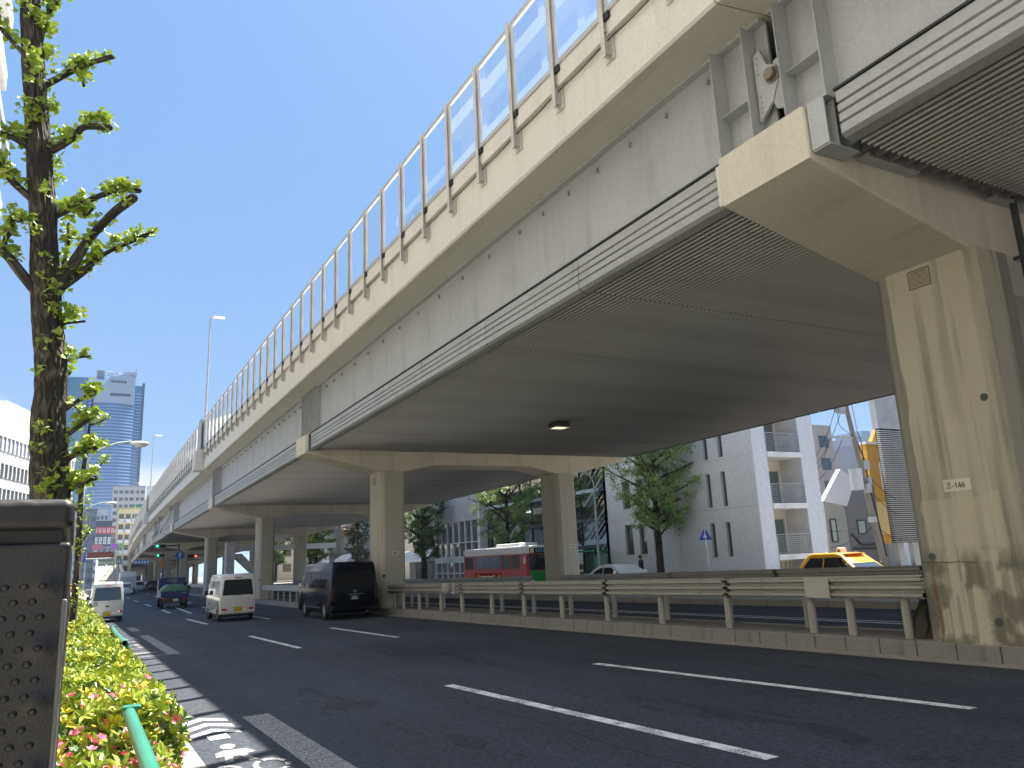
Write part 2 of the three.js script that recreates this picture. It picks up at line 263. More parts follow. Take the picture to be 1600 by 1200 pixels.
{ const b = P(11.36, 7.62, .33); const e = P(11.36, 9.55, 1.11).sub(b);
  part(gr1, 'patch_plate', [bb(e.x - .10, e.x - .085, e.y - .17, e.y + .17, e.z - .26, e.z + .26)], S({ map: TX.rail, color: lin(.9, .88, .84), roughness: .6 }), { label: 'scuffed flat splice plate' });
  const f = P(11.36, 24.7, 1.11).sub(b); part(gr1, 'end_plate', [bb(f.x - .1, f.x + .01, f.y - .18, f.y + .18, f.z - .02, f.z + .25)], M.rail); }
const gr2 = guardRail(11.36, 25.5, 31.2, 1.27, .95, 2, [26.05, 28.08, 29.68, 30.7], 'short guard rail with a boxy end at the second pier behind the black van', {});
{ const f = P(11.36, 25.4, 1.11).sub(P(11.36, 25.5, .33)); part(gr2, 'end_box', [rb(.2, .36, .42, .06, f.x + .02, f.y, f.z)], M.post); }
guardRail(12.32, 7.62, 24.6, 1.20, .9, 2, every(8.6, 24, 2.05), 'rear guard rail of the near median facing the inner carriageway', { flip: true, dh: -.05 });
guardRail(12.32, 25.5, 31.2, 1.20, .9, 2, every(26, 31, 1.6), 'short rear guard rail of the near median by the second pier', { flip: true, dh: -.05 });
M.railW = S({ map: TX.rail, color: lin(1.12, 1.14, 1.15), roughness: .5, metalness: .1 });
for (const [a, b, l] of [[33.6, 44, 'pale guard rail between the second pier and the white van'], [44.8, 56, 'pale guard rail running up to the third pier'], [58.5, 70, 'white guard rail just past the third pier'], [70.8, 81.5, 'white guard rail running up to the fourth pier beside the blue truck'], [84, 96, 'white guard rail past the fourth pier']])
  guardRail(11.36, a, b, 1.27, .92, 2, every(a + .4, b, 1.6), l, { mat: M.railW, step: 6 });
for (const [a, b, l] of [[-6, 5.6, 'dark guard rail of the far median nearest the camera'], [7.9, 30.7, 'dark guard rail of the far median in front of the taxi and white car'], [33.2, 56, 'grey guard rail of the far median in front of the bus'], [58.4, 81, 'grey guard rail of the far median beyond the bus']])
  guardRail(19.42, a, b, 1.22, .86, 2, every(a + .5, b, 2), l, { step: 5, dh: -.1 });
{ const g = gr2; }
// ------------------------------------------------------------ the elevated expressway: bents and spans
const SB = [-18.5, 6.7, 32.0, 57.0, 82.6, 108, 133, 158, 183, 208, 233, 258, 283, 308];
const ord = ['behind the camera', 'nearest', 'second', 'third', 'fourth', 'fifth', 'sixth', 'seventh', 'eighth', 'ninth', 'tenth', 'eleventh', 'twelfth', 'thirteenth'];
const plateTex = (txt, kanji) => canvasTex(256, 96, (c, w, h) => { c.fillStyle = '#c9c4b2'; c.fillRect(0, 0, w, h); c.strokeStyle = c.fillStyle = '#2a2a28'; c.lineWidth = 5;
  const L = (...p) => { c.beginPath(); c.moveTo(p[0], p[1]); for (let i = 2; i < p.length; i += 2) c.lineTo(p[i], p[i + 1]); c.stroke(); };
  L(18, 22, 25, 30); L(15, 40, 22, 46); L(14, 78, 26, 58); L(33, 34, 70, 34); L(50, 16, 50, 48); L(50, 26, 64, 26); L(33, 48, 70, 48); L(36, 56, 44, 64); L(32, 74, 44, 66); L(66, 56, 58, 64); L(70, 74, 58, 66); L(50, 58, 50, 82);
  c.font = 'bold 62px sans-serif'; c.textBaseline = 'middle'; c.fillText(txt, 80, 52); });
const noticeTex = canvasTex(256, 200, (c, w, h) => { c.fillStyle = '#99907a'; c.fillRect(0, 0, w, h); c.strokeStyle = '#40362c'; c.lineWidth = 8; c.strokeRect(5, 5, w - 10, h - 10); c.fillStyle = '#3a332b';
  for (let i = 0; i < 6; i++) c.fillRect(48 + i * 28, 26, 14, 12); for (let j = 0; j < 7; j++) for (let i = 0; i < 12; i++) if ((i * 7 + j * 5) % 4 !== 1) c.fillRect(22 + i * 18, 58 + j * 18, 8 + (i * 3 + j) % 7, 5); });
TX.nearCol = tex(1024, 1.7, (x, y) => { // grime, repair patch and rust runs of the nearest leg; x = far to near corner reversed, y = height / 6.4 m
  const Z = (x - .5) * 1.7, h = y * 6.4, far = -Z, f = fbm(x, y, 5, 5), g = tn(x * 260, y * 700, 260, 700), st = tn(x * 14, y * 3, 14, 3) * .6 + tn(x * 40, y * 4, 40, 4) * .4;
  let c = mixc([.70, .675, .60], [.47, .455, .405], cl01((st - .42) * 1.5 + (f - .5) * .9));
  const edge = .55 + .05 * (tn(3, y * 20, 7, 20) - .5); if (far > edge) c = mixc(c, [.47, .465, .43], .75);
  const top = 2.38 + .10 * (tn(x * 6, 4, 6, 9) - .5) + .03 * (tn(x * 30, 3, 30, 9) - .5), lo = 1.45 + .10 * (tn(x * 9, 7, 9, 9) - .5), lf = .60 - .10 * (2.4 - h) * .3 + .04 * (tn(2, y * 40, 9, 40) - .5);
  if (h < top && h > lo && far < lf && far > -.62 + .05 * tn(5, y * 30, 9, 30)) c = mixc(c, [.72, .695, .61], .5);
  const gr = fbm(x + .2, y * 3, 7, 4); if (h < 1.7) { const k = cl01((gr - .46) * 5) * cl01((1.75 - h) * 3); c = mixc(c, [.33, .315, .27], .6 * k); const run = tn(x * 34, y * 9, 34, 9); if (run > .60 + .25 * cl01((h - 1.0 - .5 * tn(x * 17, 2, 17, 9)) * 3)) c = mixc(c, [.36, .34, .29], .3); }
  const rs = Math.abs(far - .56 - .02 * Math.sin(h * 7)); if (rs < .045 && h < 1.55 && h > .2) c = mixc(c, [.43, .28, .17], .55 * (1 - rs / .045) * (.5 + tn(9, y * 60, 9, 60)));
  if (Math.abs(h - 1.46 - .02 * tn(x * 12, 5, 12, 9)) < .006 && far > -.1) c = mixc(c, [.22, .21, .18], .8);
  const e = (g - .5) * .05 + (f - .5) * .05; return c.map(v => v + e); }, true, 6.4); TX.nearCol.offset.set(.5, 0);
M.capConc = S({ map: TX.conc, color: lin(.93, .90, .83), roughness: .85, bumpMap: TX.plainB, bumpScale: .003 });
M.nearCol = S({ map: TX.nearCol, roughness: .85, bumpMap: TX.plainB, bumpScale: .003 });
const bevelEdge = (pts, d) => ext(pts, d, 0);
const capProf = [[7.91, 6.67], [7.91, 7.36], [24.09, 7.36], [24.09, 6.67], [20.9, 5.98], [19.85, 5.98], [18.4, 6.28], [13.6, 6.28], [12.15, 5.98], [11.1, 5.98]];
function column(parent, base, u0, sb, s, hTop, o) {
  const c = .13, w = 1.05, d = 1.63, f = Yr(s) + .3, top = Yf(s) + hTop;
  const sh = poly([[c, 0], [w - c, 0], [w, c], [w, d - c], [w - c, d], [c, d], [0, d - c], [0, c]]);
  const g = ext(sh, top - f - .012).rotateX(-Math.PI / 2).translate(u0 + C(s) - base.x, f - base.y, -(s - d / 2) - base.z); // shape y -> -z (forward)
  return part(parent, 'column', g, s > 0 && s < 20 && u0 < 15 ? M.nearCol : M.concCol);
}
SB.forEach((s, i) => {
  const base = P(16, s, 0), b = thing('viaduct_pier', base, 0, i ? `${ord[i]} concrete two-legged pier carrying the elevated expressway` : 'two-legged concrete pier standing behind the camera', 'pier', 'piers of the elevated expressway');
  if (i === 1) b.userData.label = 'nearest concrete pier with the large 146 plate at the right edge'; if (i === 2) b.userData.label = 'second concrete pier right behind the black van';
  const off = PF(0, s, 0).sub(base), dep = 1.56;
  const cap = part(b, 'cap_beam', ext(capProf, dep - .06, .03).translate(off.x, off.y, -dep / 2 + .03 + off.z), M.capConc);
  for (const u0 of [11.1, 19.85]) column(b, base, u0, s, s, 5.98);
  if (s < 110) { // bearing ledges and steel end brackets
    for (const u of [9.4, 12.4, 15.2, 18.2, 21.3, 23.4]) part(b, 'bearing_plate', bb(u - .55 + off.x, u + .55 + off.x, 6.80 + off.y, 6.86 + off.y, off.z + dep / 2 + .005, off.z + dep / 2 + .18), M.steel);
    const br = [bb(7.93, 7.95, 6.74, 7.38, .80, 1.06), bb(7.95, 8.5, 7.38, 7.41, .76, 1.10), bb(7.95, 8.5, 6.72, 6.74, .80, 1.06), bb(8.12, 8.14, 6.74, 7.38, .8, 1.06), bb(8.34, 8.36, 6.74, 7.38, .8, 1.06)].map(g => g.translate(off.x, off.y, off.z));
    part(b, 'end_bracket', br, M.steel);
    part(b, 'joint_filler', bb(7.93 + off.x, 7.97 + off.x, 6.7 + off.y, 7.33 + off.y, off.z - dep / 2 - .10, off.z - dep / 2), M.conc);
  }
  if (s > 0 && s < 60) {
    const cols = b.children.filter(m => m.name === 'column'), num = ['', '146', '144', '143'][i];
    const pm = S({ map: plateTex('-' + num), roughness: .6 }), nm = S({ map: noticeTex, roughness: .8 });
    const side = (u, sc, hc, w, h, mat, name, parent) => { const v = P(u - .008, sc, hc).sub(base); part(parent, name, new THREE.PlaneGeometry(w, h).rotateY(-Math.PI / 2).translate(v.x, v.y, v.z), mat, { keepUV: true }); };
    const front = (u, sf, hc, w, h, mat, name, parent) => { const v = P(u, sf, hc).sub(base); part(parent, name, new THREE.PlaneGeometry(w, h).translate(v.x, v.y, v.z + .008), mat, { keepUV: true }); };
    if (i === 1) { side(11.1, 6.68, 2.56, .40, .17, pm, 'number_plate', cols[0]); side(11.1, 6.72, 5.74, .36, .30, nm, 'notice_plate', cols[0]);
      for (const [ss, hh] of [[6.08, 3.73], [7.24, 1.56], [6.43, .66]]) { const v = P(11.1, ss, hh).sub(base); part(cols[0], 'core_plug', new THREE.CylinderGeometry(.055, .055, .012, 20).rotateZ(Math.PI / 2).translate(v.x, v.y, v.z), flat(.07, .075, .07, .9)); }
      // drain pipe down the near face of the leg
      const v = (u, ss, h) => P(u, ss, h).sub(base);
      part(b, 'drain_pipe', [tube([v(13.3, 5.8, 6.95), v(12.6, 5.78, 6.98), v(12.34, 5.78, 6.9), v(12.3, 5.78, 6.6)], .055), tube([v(12.3, 5.78, 6.6), v(12.3, 5.78, .4)], .055), ...[5.9, 4, 2].map(h => { const q = v(12.28, 5.8, h); return bx(.18, .06, .16, q.x, q.y, q.z); })], flat(.05, .055, .055, .5));
    } else { front(11.62, s - .815, 2.52, .42, .18, pm, 'number_plate', cols[0]); side(11.1, s, 2.5, .3, .15, pm, 'number_plate', cols[0]); side(11.1, s + .1, 5.6, .36, .3, nm, 'notice_plate', cols[0]);
      front(20.5, s - .815, 2.52, .42, .18, pm, 'number_plate', cols[1]); const q = P(11.16, s - .825, 1.62).sub(base); part(cols[0], 'junction_box', bx(.09, .09, .04, q.x, q.y, q.z), M.dark); }
  }
});
// barrier post, panel and fittings shared by every span (local: x across, y up, z along; origin on the parapet face at fascia foot)
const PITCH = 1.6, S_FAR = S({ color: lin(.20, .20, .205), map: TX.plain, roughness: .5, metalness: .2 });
const G = {};
G.post = merge([bb(-.165, -.153, .65, 3.56, -.055, .055), bb(-.153, -.04, .65, 3.56, -.005, .005), bb(-.04, -.028, .65, 3.56, -.055, .055)].map(g => uvBox(g)));
G.base = merge([bb(-.026, -.012, .62, 1.22, -.13, .13), bb(-.15, -.012, .70, .714, -.06, .06), bb(-.15, -.012, 1.12, 1.134, -.06, .06)].map(g => uvBox(g)));
G.block = uvBox(bx(.10, .13, .15, -.09, 1.39, .10));
const fw = PITCH - .12; M.pane2 = M.pane.clone(); M.pane2.color = lin(.90, .93, .95); M.pane3 = M.pane.clone(); M.pane3.color = lin(.95, .94, .92);
G.frame = merge([bb(-.13, -.07, 3.40, 3.52, -fw / 2, fw / 2), bb(-.13, -.07, 1.44, 1.54, -fw / 2, fw / 2), bb(-.13, -.07, 1.54, 3.44, -fw / 2, -fw / 2 + .075), bb(-.13, -.07, 1.54, 3.44, fw / 2 - .075, fw / 2)].map(g => uvBox(g)));
G.glass = uvBox(new THREE.PlaneGeometry(fw - .15, 1.9).rotateY(-Math.PI / 2).translate(-.10, 2.49, 0));
G.skirt = uvBox(bb(-.09, -.03, 1.06, 1.43, -PITCH / 2, PITCH / 2)); G.lug = merge([bb(-.07, 0, -.05, .05, -.006, .006), bb(-.07, -.06, -.05, .05, -.03, .03)].map(g => uvBox(g)));
const ribProf = []; { const p = .121; for (let u = 8.24; u < 23.8; u += p) ribProf.push([[u, 6.76], [u + .013, 6.735], [u + .033, 6.735], [u + .046, 6.76], [u + .046, 6.835], [u, 6.835]]); }
const ribFar = [[8.06, 6.74], [23.94, 6.74]], backSheet = [[8.06, 6.84], [23.94, 6.84], [23.94, 6.86], [8.06, 6.86]];
const trimProf = thick([[8.20, 6.70], [8.06, 6.73], [8.0, 6.78], [8.0, 6.90], [8.05, 6.92], [8.0, 6.94], [8.0, 7.04], [8.05, 7.06], [8.0, 7.08], [8.0, 7.17], [8.05, 7.19], [8.0, 7.21], [8.0, 7.36], [8.06, 7.37]]);
for (let i = 0; i + 1 < SB.length; i++) {
  const a = SB[i], b = SB[i + 1], far = a > 100, base = PF(16, a, 0);
  const sp = thing('viaduct_span', base, 0, `${i ? ['', 'first', 'second', 'third', 'fourth', 'fifth', 'sixth', 'seventh', 'eighth', 'ninth', 'tenth', 'eleventh', 'twelfth'][i] + ' span beyond the nearest pier of the pale grey elevated expressway' : 'span of the elevated expressway overhead at the top right, before the nearest pier'}`, 'bridge span', 'spans of the elevated expressway');
  const ss = stations(a + .012, b - .012), q = (u, s, h) => PF(u, s, h).sub(base);
  part(sp, 'deck_slab', sweep([[7.40, 9.32], [7.36, 9.36], [7.36, 10.67], [7.60, 10.67], [7.74, 9.75], [24.26, 9.75], [24.4, 10.67], [24.64, 10.67], [24.64, 9.36], [24.6, 9.32], [23.56, 9.47], [8.44, 9.47]], ss, PF, base), M.conc);
  const sw = stations(a + .07, b - .07);
  part(sp, 'girder', [sweep([[8.44, 7.38], [8.48, 7.38], [8.48, 9.46], [8.44, 9.46]], sw, PF, base), sweep([[8.30, 9.40], [8.43, 9.40], [8.43, 9.45], [8.30, 9.45]], sw, PF, base)], M.steel);
  part(sp, 'girder', sweep([[23.52, 7.38], [23.56, 7.38], [23.56, 9.46], [23.52, 9.46]], sw, PF, base), M.steel);
  const st = []; for (const [s, ds] of [[a, .30], [a, .95], [b, -.30], [b, -.95]]) { const v = q(8.44, s + ds, 8.41); st.push(bb(v.x - .30, v.x, v.y - 1.02, v.y + .98, v.z - .008, v.z + .008)); }
  for (const [s, ds] of [[a, .62], [b, -.62]]) for (const h of [7.48, 8.25]) { const v = q(8.44, s + ds, h); st.push(bb(v.x - .22, v.x, v.y - .006, v.y + .006, v.z - .3, v.z + .3)); }
  if (!far) for (const g of st) part(sp, 'stiffener', g, M.steel); else part(sp, 'stiffener', st, M.steel);
  if (i >= 1 && i <= 3) { // hinge link over the joint at the near end
    const v = q(8.44, a, 8.45), L = [];
    L.push(ext([[-.02, -.42], [.24, -.62], [.24, .45], [.12, .5], [.02, .2], [-.14, .1], [-.16, -.12]].map(([x, y]) => [x, y]), .05).rotateY(Math.PI / 2).translate(v.x - .14, v.y, v.z - .02));
    const R = []; for (let k = 0; k < 4; k++) for (const y of [-.5, .12]) R.push(new THREE.SphereGeometry(.02, 8, 6).translate(v.x - .145, v.y + y + k * .085, v.z - .2));
    const lk = part(sp, 'hinge_link', L, M.steel); part(lk, 'rivet', R, M.steel);
    part(lk, 'pin', [new THREE.CylinderGeometry(.085, .085, .16, 20).rotateZ(Math.PI / 2).translate(v.x - .16, v.y - .03, v.z + .05), new THREE.TorusGeometry(.11, .018, 8, 24).rotateY(Math.PI / 2).translate(v.x - .15, v.y - .03, v.z + .05)], flat(.22, .19, .16, .6, .3));
    const L2 = ext([[-.24, -.5], [-.02, -.42], [.1, -.1], [.1, .12], [-.02, .18], [-.05, .32], [-.24, .38]], .04).rotateY(Math.PI / 2).translate(v.x - .12, v.y - .14, v.z + .02);
    part(sp, 'hinge_link', L2, M.steel);
  }
  // trim and ribbed soffit panels in lengths
  const t0 = a + .80, t1 = b - 1.18, n = far ? 1 : 6;
  for (let k = 0; k < n; k++) { const x0 = t0 + (t1 - t0) * k / n + (k ? .012 : 0), x1 = t0 + (t1 - t0) * (k + 1) / n - .012, ks = stations(x0, x1);
    part(sp, 'trim_panel', sweep(trimProf, ks, PF, base), M.trim);
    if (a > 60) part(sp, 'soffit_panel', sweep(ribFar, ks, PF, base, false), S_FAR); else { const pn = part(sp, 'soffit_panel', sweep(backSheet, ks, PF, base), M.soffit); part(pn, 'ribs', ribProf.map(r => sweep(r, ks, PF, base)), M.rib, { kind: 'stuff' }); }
    part(sp, 'trim_panel', sweep(trimProf.map(([u, h]) => [32 - u, h]), ks, PF, base), M.trim);
  }
  part(sp, 'seal_strip', sweep([[7.975, 7.372], [8.05, 7.372], [8.05, 7.405], [7.975, 7.405]], stations(t0, t1), PF, base), M.dark); part(sp, 'soffit_backing', sweep([[8.06, 7.28], [8.42, 7.28], [8.42, 7.33], [8.06, 7.33]], stations(t0, t1), PF, base), M.dark);
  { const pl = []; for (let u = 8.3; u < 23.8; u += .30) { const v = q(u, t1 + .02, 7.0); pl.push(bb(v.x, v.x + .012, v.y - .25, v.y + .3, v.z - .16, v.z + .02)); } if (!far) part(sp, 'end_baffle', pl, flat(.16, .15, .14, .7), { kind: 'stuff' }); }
  // noise barrier on the near edge
  const n2 = Math.round((b - a) / PITCH), pit = (b - a) / n2, ps = [];
  for (let k = 0; k < n2; k++) { const s = a + pit * (k + .5), v = q(7.36, s, 9.32), rot = -Math.atan2(C(s + 1) - C(s - 1), 2) * 1; ps.push(v);
    inst(sp, 'barrier_post', G.post, M.postPaint, v); if (a < 85) { inst(sp, 'post_bracket', G.base, M.postPaint, v); inst(sp, 'rubber_stop', G.block, M.rubber, v); }
    inst(sp, 'parapet_skirt', G.skirt, M.conc, q(7.36, s + pit / 2, 9.32)); const solid = i > 0 && ((i === 2 && k === n2 - 1) || (i === 4 && k === n2 - 1));
    const w = q(7.36, s + pit / 2, 9.32), fr = inst(sp, 'barrier_panel', G.frame, M.alu, w);
    inst(fr, solid ? 'blank_sheet' : 'clear_pane', G.glass, solid ? M.galv : [M.pane, M.pane2, M.pane, M.pane3][(k * 5 + i * 3) % 4], O0);
    if (a < 85 && k) { const A = ps[k - 1], pts = [0, .25, .5, .75, 1].map(t => A.clone().lerp(v, t).add(new THREE.Vector3(-.06, 1.0 - .04 * (1 - (2 * t - 1) ** 2), 0))); part(sp, 'cable', tube(pts, .011, 5, 8), M.rubber); }
  }
  // lugs along the girder top
  if (!far) for (let s = a + 1.3; s < b - .6; s += s < a + 7 || s > b - 5 ? 1.03 : 1.53) inst(sp, 'lug', G.lug, M.steel, q(8.44, s, 9.17));
  // far-side noise barrier
  part(sp, 'far_barrier', sweep([[24.66, 10.4], [24.74, 10.4], [24.74, 12.85], [24.66, 12.85]], stations(a + .02, b - .02), PF, base), M.alu);
}
// lamp-base bays bulging from the parapet, with lamp poles on top
for (const [s, l] of [[57.3, 'tall slim lamp pole on the elevated expressway, the nearer of two against the sky'], [108.4, 'tall slim lamp pole farther along the elevated expressway'], [160, 'small lamp pole on the distant expressway in front of the tower']]) {
  const base = PF(7.3, s, 12.7), p = thing('expressway_lamp', base, 0, l, 'lamp post', 'lamp poles on the expressway');
  part(p, 'pole', [rod([.1, -2, 0], [.16, 7.6, 0], .085, .05, 10), tube([[.16, 7.55, 0], [.2, 7.75, 0], [.5, 7.8, 0]], .04)], M.galv);
  part(p, 'lamp_head', [rb(.85, .13, .3, .06, .75, 7.83, 0)], flat(.55, .56, .56, .4, .2));
  part(p, 'base_bay', [ext([[-.55, -3.45], [.3, -3.45], [.3, -2.02], [-.4, -2.02], [-.55, -2.3]], 1.5).translate(0, 0, -.75)], M.conc);
  part(p, 'blank_sheet', bb(-.22, -.17, -2.0, .2, -.6, .6), M.galv, { label: 'grey blank sheet closing the barrier' });
}
// lights recessed in the soffit
for (const [s, u, l] of [[23.2, 15.0, 'lit yellowish lamp box hanging from the ribbed soffit'], [70, 14.6, 'small dark lamp box under the third span']]) {
  const base = PF(u, s, 6.73), f = thing('soffit_lamp', base, 0, l, 'lamp', 'lamps under the expressway');
  part(f, 'housing', [rb(.62, .16, .5, .03, 0, -.12, 0), bb(-.25, .25, -.06, 0, -.2, .2)], M.dark);
  part(f, 'frame', [bb(-.33, .33, -.235, -.20, -.27, -.24), bb(-.33, .33, -.235, -.20, .24, .27), bb(-.33, -.28, -.235, -.2, -.24, .24), bb(.28, .33, -.235, -.2, -.24, .24)], M.galv);
  const gm = S({ color: 0x222018, emissive: lin(1, .93, .55), emissiveIntensity: s < 40 ? .4 : .08 }); part(f, 'lens', bb(-.26, .26, -.215, -.205, -.22, .22), gm);
  const L = new THREE.RectAreaLight(lin(1, .93, .6), s < 40 ? .6 : .1, .5, .42); L.position.set(0, -.24, 0); L.rotation.x = -Math.PI / 2; f.add(L);
}
// ------------------------------------------------------------ foreground: cabinet, roadside tree, hedges, pipe fence
{ // black dimpled utility cabinet right beside the camera
  TX.dimpB = tex(512, .115, (x, y) => { const v = [[.25, .25], [.75, .75], [.25, .75 + .02], [.75, .25]].reduce((m, [a, b], i) => Math.max(m, Math.exp(-(((x - a) / .11) ** 2 + ((y - b - (i > 1 ? .02 : 0)) / .09) ** 2))), 0); return .15 + .75 * v + (tn(x * 64, y * 64, 64) - .5) * .05; }, false);
  TX.dimpC = tex(256, .5, (x, y) => { const f = fbm(x, y, 6, 5); return mixc([.065, .062, .062], [.135, .125, .118], f); });
  const m = S({ map: TX.dimpC, bumpMap: TX.dimpB, bumpScale: .0045, roughness: .42 }), lid = S({ map: TX.dimpC, bumpMap: TX.plainB, bumpScale: .004, roughness: .5 });
  const c = thing('utility_cabinet', [-.399, .16, -.95], 0, 'black dimpled metal utility cabinet close to the camera at the left edge', 'cabinet');
  part(c, 'body', [rb(.79, 1.56, .6, .005, -.0, .848, -.30)], m);
  part(c, 'lid', [new RoundedBoxGeometry(.795, .032, .62, 4, .01).translate(-.002, 1.657, -.305)], lid);
  part(c, 'lid_gasket', bb(-.385, .385, 1.6, 1.65, -.585, -.010), M.dark);
  { const g = new THREE.SphereGeometry(.0042, 6, 4).scale(1, .8, .5), D = []; for (let j = 0; j < 46; j++) for (let i = 0; i < 9; i++) D.push(g.clone().translate(.232 + i * .0165 + (j % 2) * .008, .90 + j * .0152, .0005)); part(c, 'dimples', D, m, { kind: 'stuff' }); }
  part(c, 'plinth', bb(-.36, .36, 0, .07, -.56, -.04), M.dark);
  part(c, 'door', [rb(.42, 1.44, .02, .006, -.185 - .115, .80, .008)], m);
  part(c, 'edge_trim', [rb(.005, 1.5, .006, .002, .3925, .82, .001)], S({ color: lin(.10, .10, .10), bumpMap: TX.plainB, bumpScale: .01, roughness: .4 }));
}
// ---- leaves
function leafCloud() { return { p: [], n: [], c: [], uv: [] }; }
const _v = () => new THREE.Vector3();
function addLeaf(L, pos, dir, nrm, len, wid, col, fan) { // folded leaf of four triangles
  const side = _v().crossVectors(dir, nrm).normalize(), up = _v().crossVectors(side, dir).normalize();
  const at = (a, b, c) => pos.clone().addScaledVector(dir, a * len).addScaledVector(side, b * wid).addScaledVector(up, c * len);
  const q = fan ? [at(0, 0, 0), at(.75, -.55, .05), at(1, -.2, -.03), at(.93, .0, .02), at(1, .22, -.03), at(.72, .55, .06)] : [at(0, 0, 0), at(.4, -.48, .08), at(.8, -.34, .05), at(1, 0, -.06), at(.8, .34, .05), at(.4, .48, .08)];
  for (let k = 1; k < 5; k++) for (const v of [q[0], q[k], q[k + 1]]) { L.p.push(v.x, v.y, v.z); L.c.push(col[0], col[1], col[2]); }
}
function leafMesh(parent, name, L, mat, base) { const g = new THREE.BufferGeometry(); g.setAttribute('position', new THREE.Float32BufferAttribute(L.p, 3)); g.setAttribute('color', new THREE.Float32BufferAttribute(L.c, 3)); g.computeVertexNormals(); if (base) g.translate(-base.x, -base.y, -base.z);
  const m = new THREE.Mesh(g, mat); m.name = name; parent.add(m); return m; }
M.leaf = PH({ vertexColors: true, roughness: .6, transmission: .45, thickness: 0, side: THREE.DoubleSide });
M.leafHedge = PH({ vertexColors: true, roughness: .38, transmission: .3, thickness: 0, side: THREE.DoubleSide });
M.leafFar = S({ vertexColors: true, roughness: .7, side: THREE.DoubleSide });
const rdir = (up = 0) => _v().set(rr(-1, 1), rr(-1, 1) + up, rr(-1, 1)).normalize();

// ---- pollarded ginkgo beside the cabinet: trunk with furrowed bark, stub limbs, leaf tufts
function barkTube(pts, rad, nr = 28, rough = .05, ds = .06) { // pts Vector3[], rad[]
  const cv = new THREE.CatmullRomCurve3(pts), len = cv.getLength(), n = Math.max(4, Math.round(len / ds)), fr = cv.computeFrenetFrames(n, false), t = [], uv = [], ring = [];
  for (let i = 0; i <= n; i++) { const k = i / n, c = cv.getPoint(k), x = k * (rad.length - 1), j = Math.min(rad.length - 2, Math.floor(x)), r = rad[j] + (rad[j + 1] - rad[j]) * (x - j), row = [];
    for (let a = 0; a <= nr; a++) { const th = a / nr * 2 * Math.PI, q = r * (1 + rough * 2 * (tn(a % nr * .5 + 20, k * len * 3.1, nr / 2, 64) - .5) + rough * 1.2 * (tn((a % nr), k * len * 9, nr, 64) - .5)); row.push(c.clone().addScaledVector(fr.normals[i], Math.cos(th) * q).addScaledVector(fr.binormals[i], Math.sin(th) * q)); }
    ring.push(row); }
  for (let i = 0; i < n; i++) for (let a = 0; a < nr; a++) { const A = ring[i][a], B = ring[i + 1][a], Cc = ring[i + 1][a + 1], D = ring[i][a + 1], r = rad[0];
    for (const [v, aa, ii] of [[A, a, i], [D, a + 1, i], [Cc, a + 1, i + 1], [A, a, i], [Cc, a + 1, i + 1], [B, a, i + 1]]) { t.push(v.x, v.y, v.z); uv.push(aa / nr * Math.max(.2, 6.28 * r), ii / n * len); } }
  const g = new THREE.BufferGeometry(); g.setAttribute('position', new THREE.Float32BufferAttribute(t, 3)); g.setAttribute('uv', new THREE.Float32BufferAttribute(uv, 2)); return toCreasedNormals(g, .8);
}
const ginkgoCol = () => { const k = rnd(), y = rnd(); return [.21 + .16 * k + .05 * y, .34 + .16 * k, .03 + .03 * y]; };
function ginkgoTuft(L, c, r, n, sz = .055) { for (let i = 0; i < n; i++) { const d = rdir(.35), p = c.clone().addScaledVector(d, r * Math.cbrt(rnd())), dir = rdir(-.1); addLeaf(L, p, dir, rdir(1.2), sz * rr(.7, 1.25), sz * rr(.9, 1.4), ginkgoCol(), true); } }
